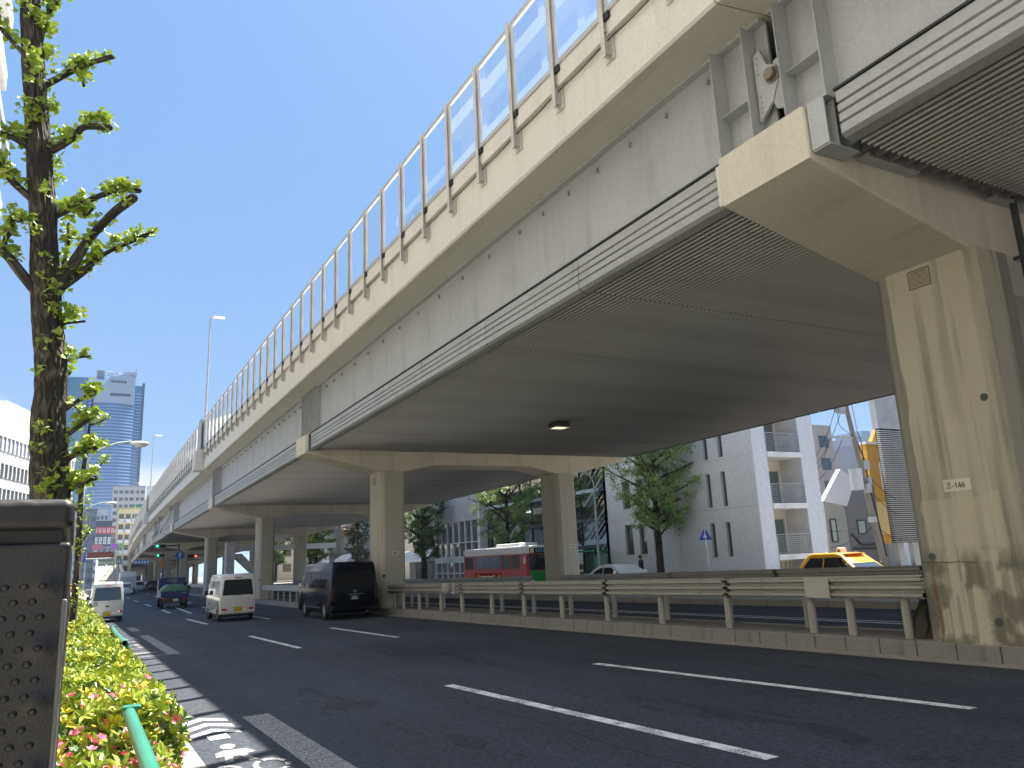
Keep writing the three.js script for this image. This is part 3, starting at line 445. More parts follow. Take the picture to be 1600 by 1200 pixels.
{
  const S0 = 8, base = P(-.20, S0, .15), t = thing('ginkgo_tree', base, 0, 'pollarded ginkgo with thick dark trunk and stub limbs behind the black cabinet', 'tree', 'ginkgo trees');
  const q = (u, h, ds = 0) => new THREE.Vector3(u, -.088 + h, -S0 + ds).sub(base);
  const tr = [[-.16, .1], [-.18, 1.0], [-.19, 1.87], [-.24, 2.65], [-.28, 3.11], [-.31, 3.7], [-.37, 4.18], [-.44, 4.8], [-.52, 5.5], [-.64, 6.43], [-.76, 7.46], [-.86, 8.4], [-.92, 9.2]].map(([a, b]) => q(a, b));
  part(t, 'trunk', barkTube(tr, [.20, .165, .158, .153, .138, .128, .124, .116, .108, .10, .088, .07, .05], 56, .085, .03), M.bark, { keepUV: true });
  const L = leafCloud();
  const limb = (pts, r0, r1, dz, tufts, big = 1) => { const n = pts.length, v = pts.map(([a, b], i) => q(a, b, dz * i / (n - 1))); const f = v.length < 3 ? [v[0], v[0].clone().lerp(v[1], .5).add(new THREE.Vector3(rr(-.02, .02), rr(0, .03), 0)), v[1]] : v;
    part(t, 'limb', [barkTube(f, [r0, (r0 + r1) / 2 * .95, r1, r1 * 1.15], 14, .09, .03), norm(new THREE.IcosahedronGeometry(r1 * 1.12, 1).translate(...f[f.length - 1].toArray()))], M.bark, { keepUV: true });
    const cv = new THREE.CatmullRomCurve3(f); for (let i = 0; i < tufts; i++) { const k = rr(.12, 1), c = cv.getPoint(k); c.y += rr(.0, .07); c.z += rr(-.05, .05); ginkgoTuft(L, c, rr(.05, .10) * big, 10 + rnd() * 10); } };
  limb([[-.65, 6.99], [-.60, 7.33], [-.49, 7.54]], .032, .02, .1, 9); limb([[-.58, 6.55], [-.26, 6.82], [-.02, 6.95]], .035, .024, .15, 10); limb([[-.30, 6.76], [-.24, 6.62]], .02, .012, .05, 2);
  limb([[-.53, 5.82], [-.31, 6.01], [-.21, 6.12], [.01, 6.14]], .045, .03, .2, 16); limb([[-.43, 5.18], [-.19, 5.35], [.11, 5.53], [.31, 5.55]], .038, .024, .15, 18); limb([[-.2, 5.34], [-.13, 5.25], [-.08, 5.3]], .02, .014, .1, 4);
  limb([[-.40, 4.38], [-.22, 4.70], [-.08, 4.99], [.10, 5.25], [.26, 5.42]], .062, .04, .25, 8); limb([[-.33, 4.46], [-.11, 4.69], [.01, 4.84], [.17, 4.96], [.44, 5.14]], .045, .02, .1, 20);
  limb([[-.62, 5.86], [-.78, 5.91], [-.96, 5.92], [-1.15, 6.0]], .036, .02, .2, 9); limb([[-.54, 5.32], [-.74, 5.46], [-.91, 5.65], [-1.1, 5.9]], .038, .024, .2, 14); limb([[-.46, 4.42], [-.68, 4.69], [-.76, 4.79], [-.73, 4.94], [-.71, 5.07], [-.66, 5.07]], .05, .032, .15, 12);
  limb([[-.7, 6.78], [-.98, 7.04], [-1.2, 7.2]], .025, .015, .1, 8);
  for (const p of [[[-.30, 4.15], [-.15, 4.28]], [[-.3, 4.13], [-.07, 4.17]], [[-.26, 3.76], [-.01, 3.84]]]) limb(p, .014, .01, .1, 2, .7);
  for (const p of [[[-.22, 3.3], [.06, 3.50]], [[-.2, 3.05], [.06, 3.27]], [[-.16, 2.85], [.09, 2.98]], [[-.15, 2.58], [.11, 2.71]]]) { limb(p, .026, .018, .12, 8, .8); }
  limb([[-.3, 4.6], [-.26, 4.96], [-.27, 5.19]], .02, .015, -.1, 4);
  // sprouts on the trunk
  for (let i = 0; i < 120; i++) { const h = rr(2.3, 7.7), k = h < 3.3 || h > 5.6 ? 1 : rnd(); if (k < .5) continue; const j = tr.findIndex(v => v.y + base.y > h - .088), a = tr[Math.max(0, j - 1)], b = tr[Math.max(0, j)], f = (h - .088 - base.y - a.y) / (b.y - a.y + 1e-6), c = a.clone().lerp(b, f), th = rr(-1.5, 2.9); c.x += Math.cos(th) * .16; c.z += Math.sin(th) * .16; ginkgoTuft(L, c, rr(.04, .09), 6 + rnd() * 12, rr(.04, .06)); }
  const m = leafMesh(t, 'crown', L, M.leaf); 
}
{ // slim second ginkgo farther along the pavement
  const base = P(.02, 17, .15), t = thing('ginkgo_tree', base, 0, 'slim young ginkgo trunk seen just right of the thick trunk', 'tree', 'ginkgo trees');
  const v = (x, y, z = 0) => new THREE.Vector3(x, y, z);
  part(t, 'trunk', barkTube([v(0, 0), v(.03, 2), v(.0, 3.6), v(.05, 4.6), v(.08, 5.3)], [.07, .06, .045, .025, .01], 14, .06, .1), M.bark, { keepUV: true });
  const L = leafCloud(); for (const [a, b, c, d, z] of [[.0, 3.6, .42, 4.1, .1], [.03, 4.3, .36, 4.35, -.1], [.05, 4.7, .4, 4.9, .1], [.0, 3.0, -.3, 3.4, .2], [0, 4.8, -.3, 5.2, 0], [.0, 2.4, .2, 2.7, .1]]) { const f = [v(a, b), v((a + c) / 2, (b + d) / 2 - .04, z / 2), v(c, d, z)]; part(t, 'limb', barkTube(f, [.022, .016, .01], 8, .08, .05), M.bark, { keepUV: true }); for (let i = 0; i < 5; i++) ginkgoTuft(L, f[0].clone().lerp(f[2], rr(.1, 1)), .09, 10, .06); }
  for (let i = 0; i < 30; i++) ginkgoTuft(L, v(rr(-.08, .1), rr(.9, 4.6), rr(-.08, .08)), .1, 10, .06);
  leafMesh(t, 'crown', L, M.leaf);
}
// ---- azalea hedges between pavement and gutter
function hedge(s0, s1, u0, u1, top, dens, sz, label, flowers) {
  const base = P((u0 + u1) / 2, (s0 + s1) / 2, .15), h = thing('azalea_hedge', base, 0, label, 'hedge', 'hedges along the pavement');
  const L = leafCloud(), F = leafCloud(), w = u1 - u0;
  const bump = (x, s) => .10 * (fbm(x * .13 + .3, s * .09, 16, 3) - .5) * 2 + .05 * Math.sin(s * 2.3 + x * 3);
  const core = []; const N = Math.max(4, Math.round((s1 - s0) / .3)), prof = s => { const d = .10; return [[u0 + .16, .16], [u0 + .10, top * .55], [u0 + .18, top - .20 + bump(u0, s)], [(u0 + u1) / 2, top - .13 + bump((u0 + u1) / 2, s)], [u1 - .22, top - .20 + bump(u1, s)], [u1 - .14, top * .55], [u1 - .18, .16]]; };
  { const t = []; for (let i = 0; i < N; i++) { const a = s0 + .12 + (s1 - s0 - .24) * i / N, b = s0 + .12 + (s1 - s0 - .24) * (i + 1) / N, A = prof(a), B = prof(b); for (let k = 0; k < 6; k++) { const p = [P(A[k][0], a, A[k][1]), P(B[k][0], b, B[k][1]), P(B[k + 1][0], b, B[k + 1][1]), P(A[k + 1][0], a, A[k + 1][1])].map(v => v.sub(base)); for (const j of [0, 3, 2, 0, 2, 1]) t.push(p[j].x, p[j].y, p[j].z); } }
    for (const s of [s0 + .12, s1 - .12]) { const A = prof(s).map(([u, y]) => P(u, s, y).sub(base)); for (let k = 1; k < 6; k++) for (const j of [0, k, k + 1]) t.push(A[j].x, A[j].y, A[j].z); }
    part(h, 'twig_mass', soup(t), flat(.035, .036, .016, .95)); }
  const area = (s1 - s0) * (w + 2 * top) + 2 * w * top, n = Math.round(area * dens);
  for (let i = 0; i < n; i++) {
    let u, s = rr(s0, s1), y, nr; const z = rnd() * (w + top * 1.7), e = (s1 - s0 < 4 && rnd() < .25) || rnd() < .05;
    if (e) { s = rnd() < .5 ? s0 : s1; u = rr(u0, u1); y = rr(.3, top); nr = _v().set(0, .35, s === s0 ? 1 : -1); }
    else if (z < w) { u = u0 + z; const ed = Math.min(u - u0, u1 - u) / w; y = top - .02 - Math.max(0, .12 - ed) * 1.1 + bump(u, s); nr = _v().set((u - (u0 + u1) / 2) / w * 1.2, 1, 0); }
    else { const sd = rnd() < .62 ? 1 : -1; y = rr(.22, top - .08); u = sd > 0 ? u1 - .03 : u0 + .03; nr = _v().set(sd, .45, 0); }
    nr.add(rdir().multiplyScalar(.45)).normalize();
    const c = P(u, s, y).addScaledVector(nr, rr(-.10, .05)), yl = rnd(), k = rnd();
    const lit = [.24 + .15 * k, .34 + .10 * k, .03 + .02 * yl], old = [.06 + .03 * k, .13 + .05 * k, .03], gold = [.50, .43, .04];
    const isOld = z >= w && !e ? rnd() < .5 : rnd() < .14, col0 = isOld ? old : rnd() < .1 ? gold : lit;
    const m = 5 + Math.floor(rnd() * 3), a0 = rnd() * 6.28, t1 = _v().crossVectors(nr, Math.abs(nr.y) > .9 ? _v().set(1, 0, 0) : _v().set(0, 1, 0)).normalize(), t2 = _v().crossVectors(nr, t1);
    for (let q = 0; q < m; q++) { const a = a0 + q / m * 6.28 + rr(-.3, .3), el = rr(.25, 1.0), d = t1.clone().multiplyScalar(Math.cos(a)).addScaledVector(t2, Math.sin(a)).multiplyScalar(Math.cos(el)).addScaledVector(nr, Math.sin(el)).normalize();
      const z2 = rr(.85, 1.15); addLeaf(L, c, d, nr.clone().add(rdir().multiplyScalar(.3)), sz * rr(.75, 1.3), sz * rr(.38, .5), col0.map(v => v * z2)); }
    if (flowers && (flowers(u, s, y) > rnd())) { const pk = rr(.75, 1.1); for (let q = 0; q < 5; q++) { const a = q / 5 * 6.28 + a0, d = t1.clone().multiplyScalar(Math.cos(a)).addScaledVector(t2, Math.sin(a)).addScaledVector(nr, .7).normalize(); addLeaf(F, c.clone().addScaledVector(nr, .04), d, nr, .034, .026, [.72 * pk, .16 * pk, .26 * pk]); } }
  }
  leafMesh(h, 'foliage', L, M.leafHedge, base).userData.kind = 'stuff'; if (F.p.length) { const f = leafMesh(h, 'blossom', F, M.leafHedge, base); f.userData.kind = 'stuff'; f.userData.label = 'pink azalea blossom'; }
}
hedge(1.6, 5.35, -.8, .46, .98, 300, .066, 'nearest glossy azalea hedge with pink blossom beside the green pipe rail', (u, s, y) => s > 3.2 && s < 5.2 ? (fbm(u * .5 + .1, s * .35, 8, 3) > .5 ? .5 : .08) : .03);
hedge(5.0, 9.5, -.85, .60, 1.08, 230, .062, 'bright yellow-green azalea hedge in the middle, right of the cabinet', (u, s) => s < 6.0 ? .12 : .0);
hedge(9.4, 14.4, -.85, .62, 1.06, 130, .068, 'yellow-green hedge behind the middle hedge, before the gap in the pipe rail');
hedge(14.6, 27, -.85, .6, 1.1, 55, .08, 'long sunlit hedge farther along the pavement'); hedge(28, 44, -.85, .55, 1.2, 26, .11, 'distant sunlit hedge beside the white van at the kerb');
// ---- green pipe fence
M.green = S({ color: lin(.03, .19, .13), map: TX.plain, roughness: .32 });
for (const [a, b, l] of [[-1.5, 4.75, 'green pipe rail at the bottom left running past the near hedge'], [10.2, 14.4, 'green pipe rail farther along, half buried between two hedges']]) {
  const base = P(.30, a, .15), f = thing('pipe_fence', base, 0, l, 'fence', 'green pipe fences'), v = (u, s, h) => P(u, s, h).sub(base), uo = a > 5 ? .3 : 0;
  part(f, 'top_rail', tube([v(.26 + uo, a, 1.12), v(.27 + uo, (a + b) / 2, 1.115), v(.30 + uo, b, 1.11)], .030, 16, 24), M.green);
  part(f, 'rail_end_cap', [new THREE.SphereGeometry(.033, 12, 8).translate(...v(.30 + uo, b, 1.11).toArray()), rb(.09, .025, .06, .01, ...v(.31 + uo, b - .03, 1.135).toArray())], M.green);
  part(f, 'lower_rail', tube([v(.26 + uo, a, .6), v(.30 + uo, b, .6)], .022, 12, 10), M.green);
  for (const s of a > 5 ? [b - .08, a + .3] : [1.0, -1]) part(f, 'post', rod(v(.295 + uo, s, .1), v(.295 + uo, s, 1.1), .030, .030, 14), M.green);
}
// ------------------------------------------------------------ vehicles (local: rear at z = 0, nose towards -z, y up from the road)
const paintM = (r, g, b) => PH({ color: lin(r, g, b), roughness: .35, clearcoat: 1, clearcoatRoughness: .06 });
const plateM = (bg, fg, txt) => S({ map: canvasTex(128, 64, (c, w, h) => { c.fillStyle = bg; c.fillRect(0, 0, w, h); c.fillStyle = fg; c.font = '14px sans-serif'; c.fillRect(34, 8, 12, 10); c.fillRect(52, 8, 10, 10); c.fillText('500', 70, 18); c.font = 'bold 34px sans-serif'; c.fillText(txt, 16, 54); c.fillRect(6, 38, 6, 6); }), roughness: .5 });
M.tyre = flat(.018, .018, .02, .85); M.rim = flat(.42, .43, .45, .35, .6); M.tail = flat(.45, .02, .02, .25); M.trimB = flat(.02, .02, .022, .5); M.chrome = flat(.6, .6, .62, .15, .9);
function wheel(parent, x, y, z, r, w, mat) {
  const t = new THREE.LatheGeometry([[r * .62, -w / 2], [r * .93, -w / 2], [r, -w * .36], [r, w * .36], [r * .93, w / 2], [r * .62, w / 2]].map(p => new THREE.Vector2(...p)), 28).rotateZ(Math.PI / 2).translate(x, y, z);
  const m = part(parent, 'wheel', t, M.tyre), sd = Math.sign(x);
  const R = [new THREE.CylinderGeometry(r * .63, r * .63, w * .7, 24).rotateZ(Math.PI / 2).translate(x, y, z)]; for (let k = 0; k < 5; k++) R.push(bx(.012, r * .5, r * .13).translate(0, r * .32, 0).rotateX(k * 1.2566).translate(x + sd * w * .36, y, z));
  part(m, 'rim', R, mat || M.rim);
}
// o: L, W, low (outline of lower body [a,y], wheels cut out), belt, H, cab (outline of cabin [a,y]), tap (cabin side lean), wheels [a...], r
function vehicle(name, pos, turn, label, cat, o) {
  const v = thing(name, pos, turn, label, cat, o.group), W = o.W, bev = o.bev ?? .045;
  const side = (pts, w, bevel) => { const g = ext(pts, w - 2 * bevel, bevel); g.translate(0, 0, -(w - 2 * bevel) / 2); const p = g.attributes.position; for (let i = 0; i < p.count; i++) { const a = p.getX(i), y = p.getY(i), z = p.getZ(i); p.setXYZ(i, z, y, -a); } return g; };
  const sh = new THREE.Shape(); const lo = o.low, ws = o.wheels.slice().sort((a, b) => a - b), yb = lo[0][1];
  sh.moveTo(lo[0][0], lo[0][1]); for (const a of ws) { const rc = o.r * 1.16, dy = o.r - yb, hw = Math.sqrt(rc * rc - dy * dy); sh.lineTo(a - hw, yb); const A0 = Math.atan2(yb - o.r, -hw), A1 = Math.atan2(yb - o.r, hw); sh.absarc(a, o.r, rc, A0 + 2 * Math.PI, A1, true); }
  for (const p of lo.slice(1)) sh.lineTo(...p);
  const flipN = g => { const q = g.toNonIndexed ? (g.index ? g.toNonIndexed() : g) : g; const p = q.attributes.position; for (let i = 0; i < p.count; i += 3) { for (const k of [0, 1, 2]) { const a = p.array[(i + 1) * 3 + k]; p.array[(i + 1) * 3 + k] = p.array[(i + 2) * 3 + k]; p.array[(i + 2) * 3 + k] = a; } } q.deleteAttribute('normal'); q.computeVertexNormals(); return toCreasedNormals(q, .7); };
  const lower = part(v, 'body', flipN(side(sh, W, bev)), o.paint);
  part(v, 'underbody', bb(-W / 2 + .16, W / 2 - .16, .18, .6, -o.L + .4, -.25), M.trimB);
  const cw = y => 1 - o.tap * Math.max(0, (y - o.belt) / (o.H - o.belt));
  if (o.cab) { const g = side(o.cab, W - .01, bev); const p = g.attributes.position; for (let i = 0; i < p.count; i++) p.setX(i, p.getX(i) * cw(p.getY(i))); part(v, 'cabin', flipN(g), o.cabPaint || o.paint); }
  const sx = y => (W - .01) / 2 * cw(y);
  for (const sd of [-1, 1]) for (const w of o.side || []) { // side windows on the leaning cabin wall
    const t = [], f = w.map(([a, y]) => new THREE.Vector3(sd * (sx(y) + .006), y, -a)), b = w.map(([a, y]) => new THREE.Vector3(sd * (sx(y) - .02), y, -a));
    for (let k = 1; k + 1 < f.length; k++) for (const q of [f[0], f[k], f[k + 1]]) t.push(...q.toArray()); for (let k = 0; k < f.length; k++) { const j = (k + 1) % f.length; for (const q of [f[k], f[j], b[j], f[k], b[j], b[k]]) t.push(...q.toArray()); }
    part(v, 'side_window', soup(t), o.glass || M.glass); }
  const rearAt = o.rearAt || (y => -.0), quad = (name, pts, off, mat, par = v) => { // polygon [x,y] on the tail
    const t = [], f = pts.map(([x, y]) => new THREE.Vector3(x, y, -rearAt(y) + off + bev)), b = pts.map(([x, y]) => new THREE.Vector3(x, y, -rearAt(y) + off - .06));
    for (let k = 1; k + 1 < f.length; k++) for (const q of [f[0], f[k], f[k + 1]]) t.push(...q.toArray()); for (let k = 0; k < f.length; k++) { const j = (k + 1) % f.length; for (const q of [f[k], f[j], b[j], f[k], b[j], b[k]]) t.push(...q.toArray()); }
    return part(par, name, soup(t), mat); };
  if (o.front) { const t = []; const f = o.front.map(([x, y, a]) => new THREE.Vector3(x, y, -a)); for (let k = 1; k + 1 < f.length; k++) for (const q of [f[0], f[k], f[k + 1]]) t.push(...q.toArray()); part(v, 'windscreen', soup(t), o.glass || M.glass); }
  for (const a of o.wheels) for (const sd of [-1, 1]) wheel(v, sd * (W / 2 - .10), o.r, -a, o.r, .17, o.rim);
  for (const sd of [-1, 1]) part(v, 'door_mirror', [rb(.16, .2, .1, .03, sd * (W / 2 + .10), o.belt + .12, -o.mir), bx(.14, .04, .05, sd * (W / 2 + .02), o.belt + .06, -o.mir)], o.mirMat || M.trimB);
  v.userData.q = null; delete v.userData.q;
  return { v, quad, lower, W };
}
const plate = (v, x, y, z, mat, w = .33, h = .165) => { part(v, 'number_plate', bb(x - w / 2 - .01, x + w / 2 + .01, y - h / 2 - .01, y + h / 2 + .01, z - .02, z), M.trimB); const m = part(v, 'plate_print', new THREE.PlaneGeometry(w, h).translate(x, y, z + .004), mat, { keepUV: true }); return m; };
const scribble = (w, h, bg, fg, n, sd) => canvasTex(w, h, (c) => { c.fillStyle = bg; c.fillRect(0, 0, w, h); c.strokeStyle = fg; c.lineWidth = h * .06; let q = sd; const r = () => { q = (q * 9301 + 49297) % 233280; return q / 233280; };
  const cw = w / n; for (let i = 0; i < n; i++) { const x = i * cw + cw * .12, s = cw * .76, y = h * .2, t = h * .6; for (let k = 0; k < 3; k++) { const yy = y + t * (k + r() * .4) / 2.6; c.beginPath(); c.moveTo(x, yy); c.lineTo(x + s, yy); c.stroke(); } for (let k = 0; k < 2; k++) { const xx = x + s * (.2 + k * .5 + r() * .1); c.beginPath(); c.moveTo(xx, y); c.lineTo(xx - s * .08, y + t); c.stroke(); } } });

// kei vans
function keiVan(pos, label, o) {
  const W = 1.47, L = 3.39, H = o.H || 1.9, rear = y => y < 1.05 ? .02 : .02 + (y - 1.05) * .13;
  const k = vehicle('kei_van', pos, o.turn || 0, label, 'van', { W, L, H, belt: 1.05, tap: .10, r: .28, wheels: [.62, 3.02], paint: o.paint, mir: 2.85, rearAt: rear, group: 'white kei vans',
    low: [[.05, .34], [L - .02, .34], [L, .75], [L - .1, 1.06], [.02, 1.06], [.0, .55]],
    cab: [[.04, 1.0], [L - .12, 1.0], [L - .62, H - .1], [L - .8, H - .015], [.26, H], [.14, H - .05], [.10, H - .2]],
    side: [[[.3, 1.1], [1.0, 1.1], [1.0, H - .24], [.36, H - .24]], [[1.06, 1.1], [1.9, 1.1], [1.9, H - .24], [1.06, H - .24]], [[1.98, 1.1], [L - .42, 1.1], [L - .75, H - .24], [1.98, H - .24]]],
    front: [[-.62, 1.1, L - .12], [.62, 1.1, L - .12], [.56, H - .16, L - .56], [-.56, H - .16, L - .56]] });
  const { v, quad } = k, x = W / 2;
  const w = quad('rear_window', [[-x + .10, 1.08], [x - .10, 1.08], [x - .17, H - .24], [x - .22, H - .2], [-x + .22, H - .2], [-x + .17, H - .24]], .012, M.glass);
  part(w, 'wiper', [rod([.02, 1.06, .075], [.28, 1.16, .065], .012)], M.trimB);
  quad('tailgate', [[-x + .09, .52], [x - .09, .52], [x - .09, 1.03], [-x + .09, 1.03]], .006, o.paint);
  part(v, 'bumper', [rb(W - .02, .2, .16, .05, 0, .42, -.02)], o.paint);
  for (const s of [-1, 1]) { if (o.lowLamps) { const t = part(v, 'tail_lamp', [rb(.30, .085, .06, .02, s * (x - .22), .50, .045)], M.tail); part(t, 'lens', bx(.09, .06, .02, s * (x - .32), .50, .072), flat(.75, .6, .5, .3)); } else { const t = part(v, 'tail_lamp', [rb(.20, .10, .06, .02, s * (x - .15), .53, .05)], M.tail); part(t, 'lens', bx(.08, .08, .02, s * (x - .15) - s * .05, .53, .078), S({ color: lin(.6, .3, .1), emissive: lin(1, .45, .15), emissiveIntensity: .2 })); } }
  part(v, 'high_stop_lamp', bx(.26, .04, .03, 0, H - .12, -rear(H - .12) + .045), M.tail);
  plate(v, 0, o.lowLamps ? .50 : .44, .075, plateM('#e0b422', '#2a2412', o.num));
  part(v, 'tailgate_handle', rb(.16, .07, .03, .015, 0, .80, .055), o.lowLamps ? o.paint : M.trimB);
  for (const [px, py, pw, ph, mt] of o.decals || []) part(v, 'lettering', new THREE.PlaneGeometry(pw, ph).translate(px, py, .062), mt, { keepUV: true });
  if (o.rack) part(v, 'roof_rack', [rod([-.5, H + .05, -.8], [.5, H + .05, -.8], .02), rod([-.5, H + .05, -2], [.5, H + .05, -2], .02), rod([-.5, H + .05, -.7], [-.5, H + .05, -2.1], .02), rod([.5, H + .05, -.7], [.5, H + .05, -2.1], .02), ...[[-.5, -.8], [.5, -.8], [-.5, -2], [.5, -2]].map(([a, b]) => rod([a, H - .03, b], [a, H + .05, b], .015))], M.galv);
}
const whiteA = paintM(.66, .67, .68), cream = paintM(.68, .66, .60);
keiVan(P(1.58, 45.2, CF(1.6)), 'white kei van in the left lane with black lettering below its rear window', { paint: whiteA, num: '34-78', rack: true, H: 1.92, decals: [[.42, .98, .36, .09, S({ map: scribble(256, 64, '#d8d8d6', '#26262a', 4, 11) })], [-.52, .93, .15, .15, S({ map: canvasTex(64, 64, c => { c.fillStyle = '#2b3f8c'; c.fillRect(0, 0, 64, 64); c.fillStyle = '#fff'; c.fillRect(16, 22, 32, 22); }) })]] });
keiVan(P(6.25, 35.9, CF(6)), 'cream kei van in the middle lane with low red tail lamps and yellow plate', { paint: cream, num: '144-20', lowLamps: true, H: 1.93, turn: .02, decals: [[.44, .92, .13, .1, S({ map: scribble(64, 48, '#d6d2c4', '#2b7fb8', 1, 5) })], [.0, .82, .26, .24, S({ color: lin(.62, .6, .55), roughness: .4 })]] });
{ // tall black van
  const W = 1.88, L = 4.84, H = 2.1, rear = y => y < 1.15 ? 0 : (y - 1.15) * .10, pm = PH({ color: lin(.004, .005, .008), roughness: .22, specularIntensity: .35, clearcoat: .12, clearcoatRoughness: .05 });
  const gl = PH({ color: lin(.008, .009, .010), roughness: .04, specularIntensity: .7 });
  const { v, quad } = vehicle('large_van', P(9.42, 29.6, CF(9.4)), .0, 'large glossy black van in the right lane by the second pier', 'van', { W, L, H, belt: 1.15, tap: .13, r: .33, wheels: [.95, 3.9], paint: pm, mir: 4.0, rearAt: rear, glass: gl, mirMat: M.chrome,
    low: [[.06, .30], [L - .02, .3], [L, .8], [L - .15, 1.16], [.02, 1.16], [0, .5]], cab: [[.02, 1.1], [L - .12, 1.1], [L - .75, H - .1], [L - 1.0, H - .02], [.30, H], [.16, H - .05], [.10, H - .25]],
    side: [[[.28, 1.18], [1.5, 1.18], [1.5, H - .28], [.34, H - .28]], [[1.56, 1.18], [2.9, 1.18], [2.9, H - .28], [1.56, H - .28]], [[2.98, 1.18], [L - .5, 1.18], [L - .92, H - .28], [2.98, H - .28]]],
    front: [[-.8, 1.2, L - .16], [.8, 1.2, L - .16], [.7, H - .16, L - .7], [-.7, H - .16, L - .7]] });
  quad('rear_window', [[-.78, 1.16], [.78, 1.16], [.7, H - .3], [-.7, H - .3]], .01, gl);
  for (const s of [-1, 1]) part(v, 'tail_lamp', rb(.12, .5, .06, .02, s * .85, .95, .03), flat(.05, .008, .01, .15));
  part(v, 'high_stop_lamp', bx(.3, .05, .04, 0, H - .14, -.11), flat(.2, .01, .01, .3)); part(v, 'chrome_bar', rb(.62, .035, .03, .012, .05, .93, .06), M.chrome);
  part(v, 'emblem', [new THREE.TorusGeometry(.05, .008, 8, 24).translate(0, 1.04, .05), new THREE.TorusGeometry(.025, .006, 8, 20).translate(0, 1.04, .05)], M.chrome);
  part(v, 'bumper', rb(W, .26, .2, .07, 0, .42, .0), pm); plate(v, 0, .80, .065, plateM('#16201c', '#f2f2ee', '53-55'));
  part(v, 'side_step', [bb(-.96, -.9, .42, .46, -3.4, -1.4), bb(.9, .96, .42, .46, -3.4, -1.4)], M.chrome); part(v, 'exhaust', new THREE.CylinderGeometry(.035, .035, .2, 12).rotateX(1.57).translate(.45, .28, .0), M.chrome);
}
{ // blue truck with green tarpaulin
  const blue = flat(.012, .018, .11, .45), v = thing('flatbed_truck', P(6.0, 57.6, CF(6)), -.03, 'dark blue flatbed truck with a green tarpaulin over its load', 'truck');
  part(v, 'bed', [bb(-.86, .86, .72, .84, -3.1, 0), bb(-.86, .86, .84, 1.16, -.05, 0), bb(-.86, -.82, .84, 1.16, -3.1, -.05), bb(.82, .86, .84, 1.16, -3.1, -.05)], blue);
  part(v, 'cab', [rb(1.7, 1.35, 1.5, .08, 0, 1.2, -3.95)], blue); const hb = part(v, 'headboard', [bb(-.85, .85, .84, 1.98, -3.16, -3.1)], blue); part(hb, 'rear_window', bb(-.35, .35, 1.62, 1.86, -3.1, -3.09), M.glass);
  part(v, 'cab_roof', rb(1.6, .12, 1.2, .05, 0, 1.93, -3.9), blue);
  { const t = [], nx = 14, nz = 16, f = (i, k) => { const x = -.88 + 1.76 * i / nx, z = .03 - 2.4 * k / nz, e = Math.min(i, nx - i) / nx; let y = 1.2 + .34 * Math.min(1, e * 5) * (.55 + .45 * Math.sin(k / nz * 3.1)) + .10 * (fbm(i * .06, k * .05, 12, 3) - .5) * 2; if (k === 0) y -= .22; if (i === 0 || i === nx) y -= .12; return [x, y, z]; };
    for (let i = 0; i < nx; i++) for (let k = 0; k < nz; k++) { const a = f(i, k), b = f(i + 1, k), c = f(i + 1, k + 1), d = f(i, k + 1); for (const q of [a, b, c, a, c, d]) t.push(...q); } part(v, 'tarpaulin', toCreasedNormals(soup(t), 1), flat(.055, .14, .06, .55)); }
  part(v, 'chassis', bb(-.7, .7, .35, .72, -3.4, -.15), M.trimB); part(v, 'rear_bumper', bb(-.8, .8, .38, .46, -.12, -.05), M.trimB); plate(v, .05, .55, .0, plateM('#c9c7ba', '#204030', '21-08'));
  for (const a of [.75, 3.9]) for (const s of [-1, 1]) wheel(v, s * .74, .33, -a, .33, .2);
  for (const s of [-1, 1]) part(v, 'tail_lamp', bx(.26, .09, .04, s * .6, .62, .01), M.tail); part(v, 'latch_bar', bx(.26, .04, .02, .55, 1.0, .015), M.chrome);
  for (const s of [-1, 1]) part(v, 'door_mirror', rb(.1, .3, .14, .03, s * 1.0, 1.5, -4.4), M.trimB);
}
function suv(pos, turn, label, pm, o = {}) { const RC = (L, H) => [[.35, .93], [L - .85, .93], [L - 1.35, 1.14], [L - 1.85, H - .07], [L - 2.2, H - .015], [1.9, H], [1.35, H - .07], [.85, H - .25]]; const W = 1.8, L = 4.4, H = o.H || 1.62, rear = y => y < .95 ? .02 : .02 + (y - .95) * .42;
  const { v, quad } = vehicle(o.name || 'car', pos, turn, label, 'car', { W, L, H, belt: .95, tap: .2, r: .33, wheels: [.8, 3.5], paint: pm, mir: 3.0, rearAt: rear, group: o.group, mirMat: pm,
    low: [[.08, .26], [L - .06, .26], [L, .6], [L - .2, .86], [L - 1.1, .97], [.06, .98], [0, .6]], cab: o.round ? RC(L, H) : [[.08, .93], [L - 1.0, .93], [L - 1.9, H - .06], [L - 2.3, H], [.6, H - .03], [.36, H - .12]],
    side: [o.round ? [[.85, 1.0], [1.7, 1.0], [1.7, H - .12], [1.4, H - .17], [1.0, H - .3]] : [[.55, 1.0], [1.5, 1.0], [1.5, H - .14], [.75, H - .16]], [[1.77, 1.0], [L - 1.25, 1.0], [L - 1.95, H - .14], [1.77, H - .14]]], front: [[-.75, 1.0, L - 1.05], [.75, 1.0, L - 1.05], [.6, H - .1, L - 1.82], [-.6, H - .1, L - 1.82]] });
  quad('rear_window', [[-.72, .99], [.72, .99], [.58, H - .16], [-.58, H - .16]], .012, M.glass); for (const s of [-1, 1]) { part(v, 'tail_lamp', rb(.34, .13, .06, .02, s * .68, .84, .0), M.tail); part(v, 'headlight', rb(.34, .13, .1, .03, s * .68, .68, -L + .1), flat(.7, .72, .74, .15)); }
  part(v, 'bumper', rb(W - .04, .2, .12, .04, 0, .42, 0), pm); plate(v, 0, .62, .03, plateM('#dcdcd6', '#204838', '71-26')); part(v, 'grille', bb(-.4, .4, .5, .64, -L - .01, -L + .05), M.trimB); return v; }
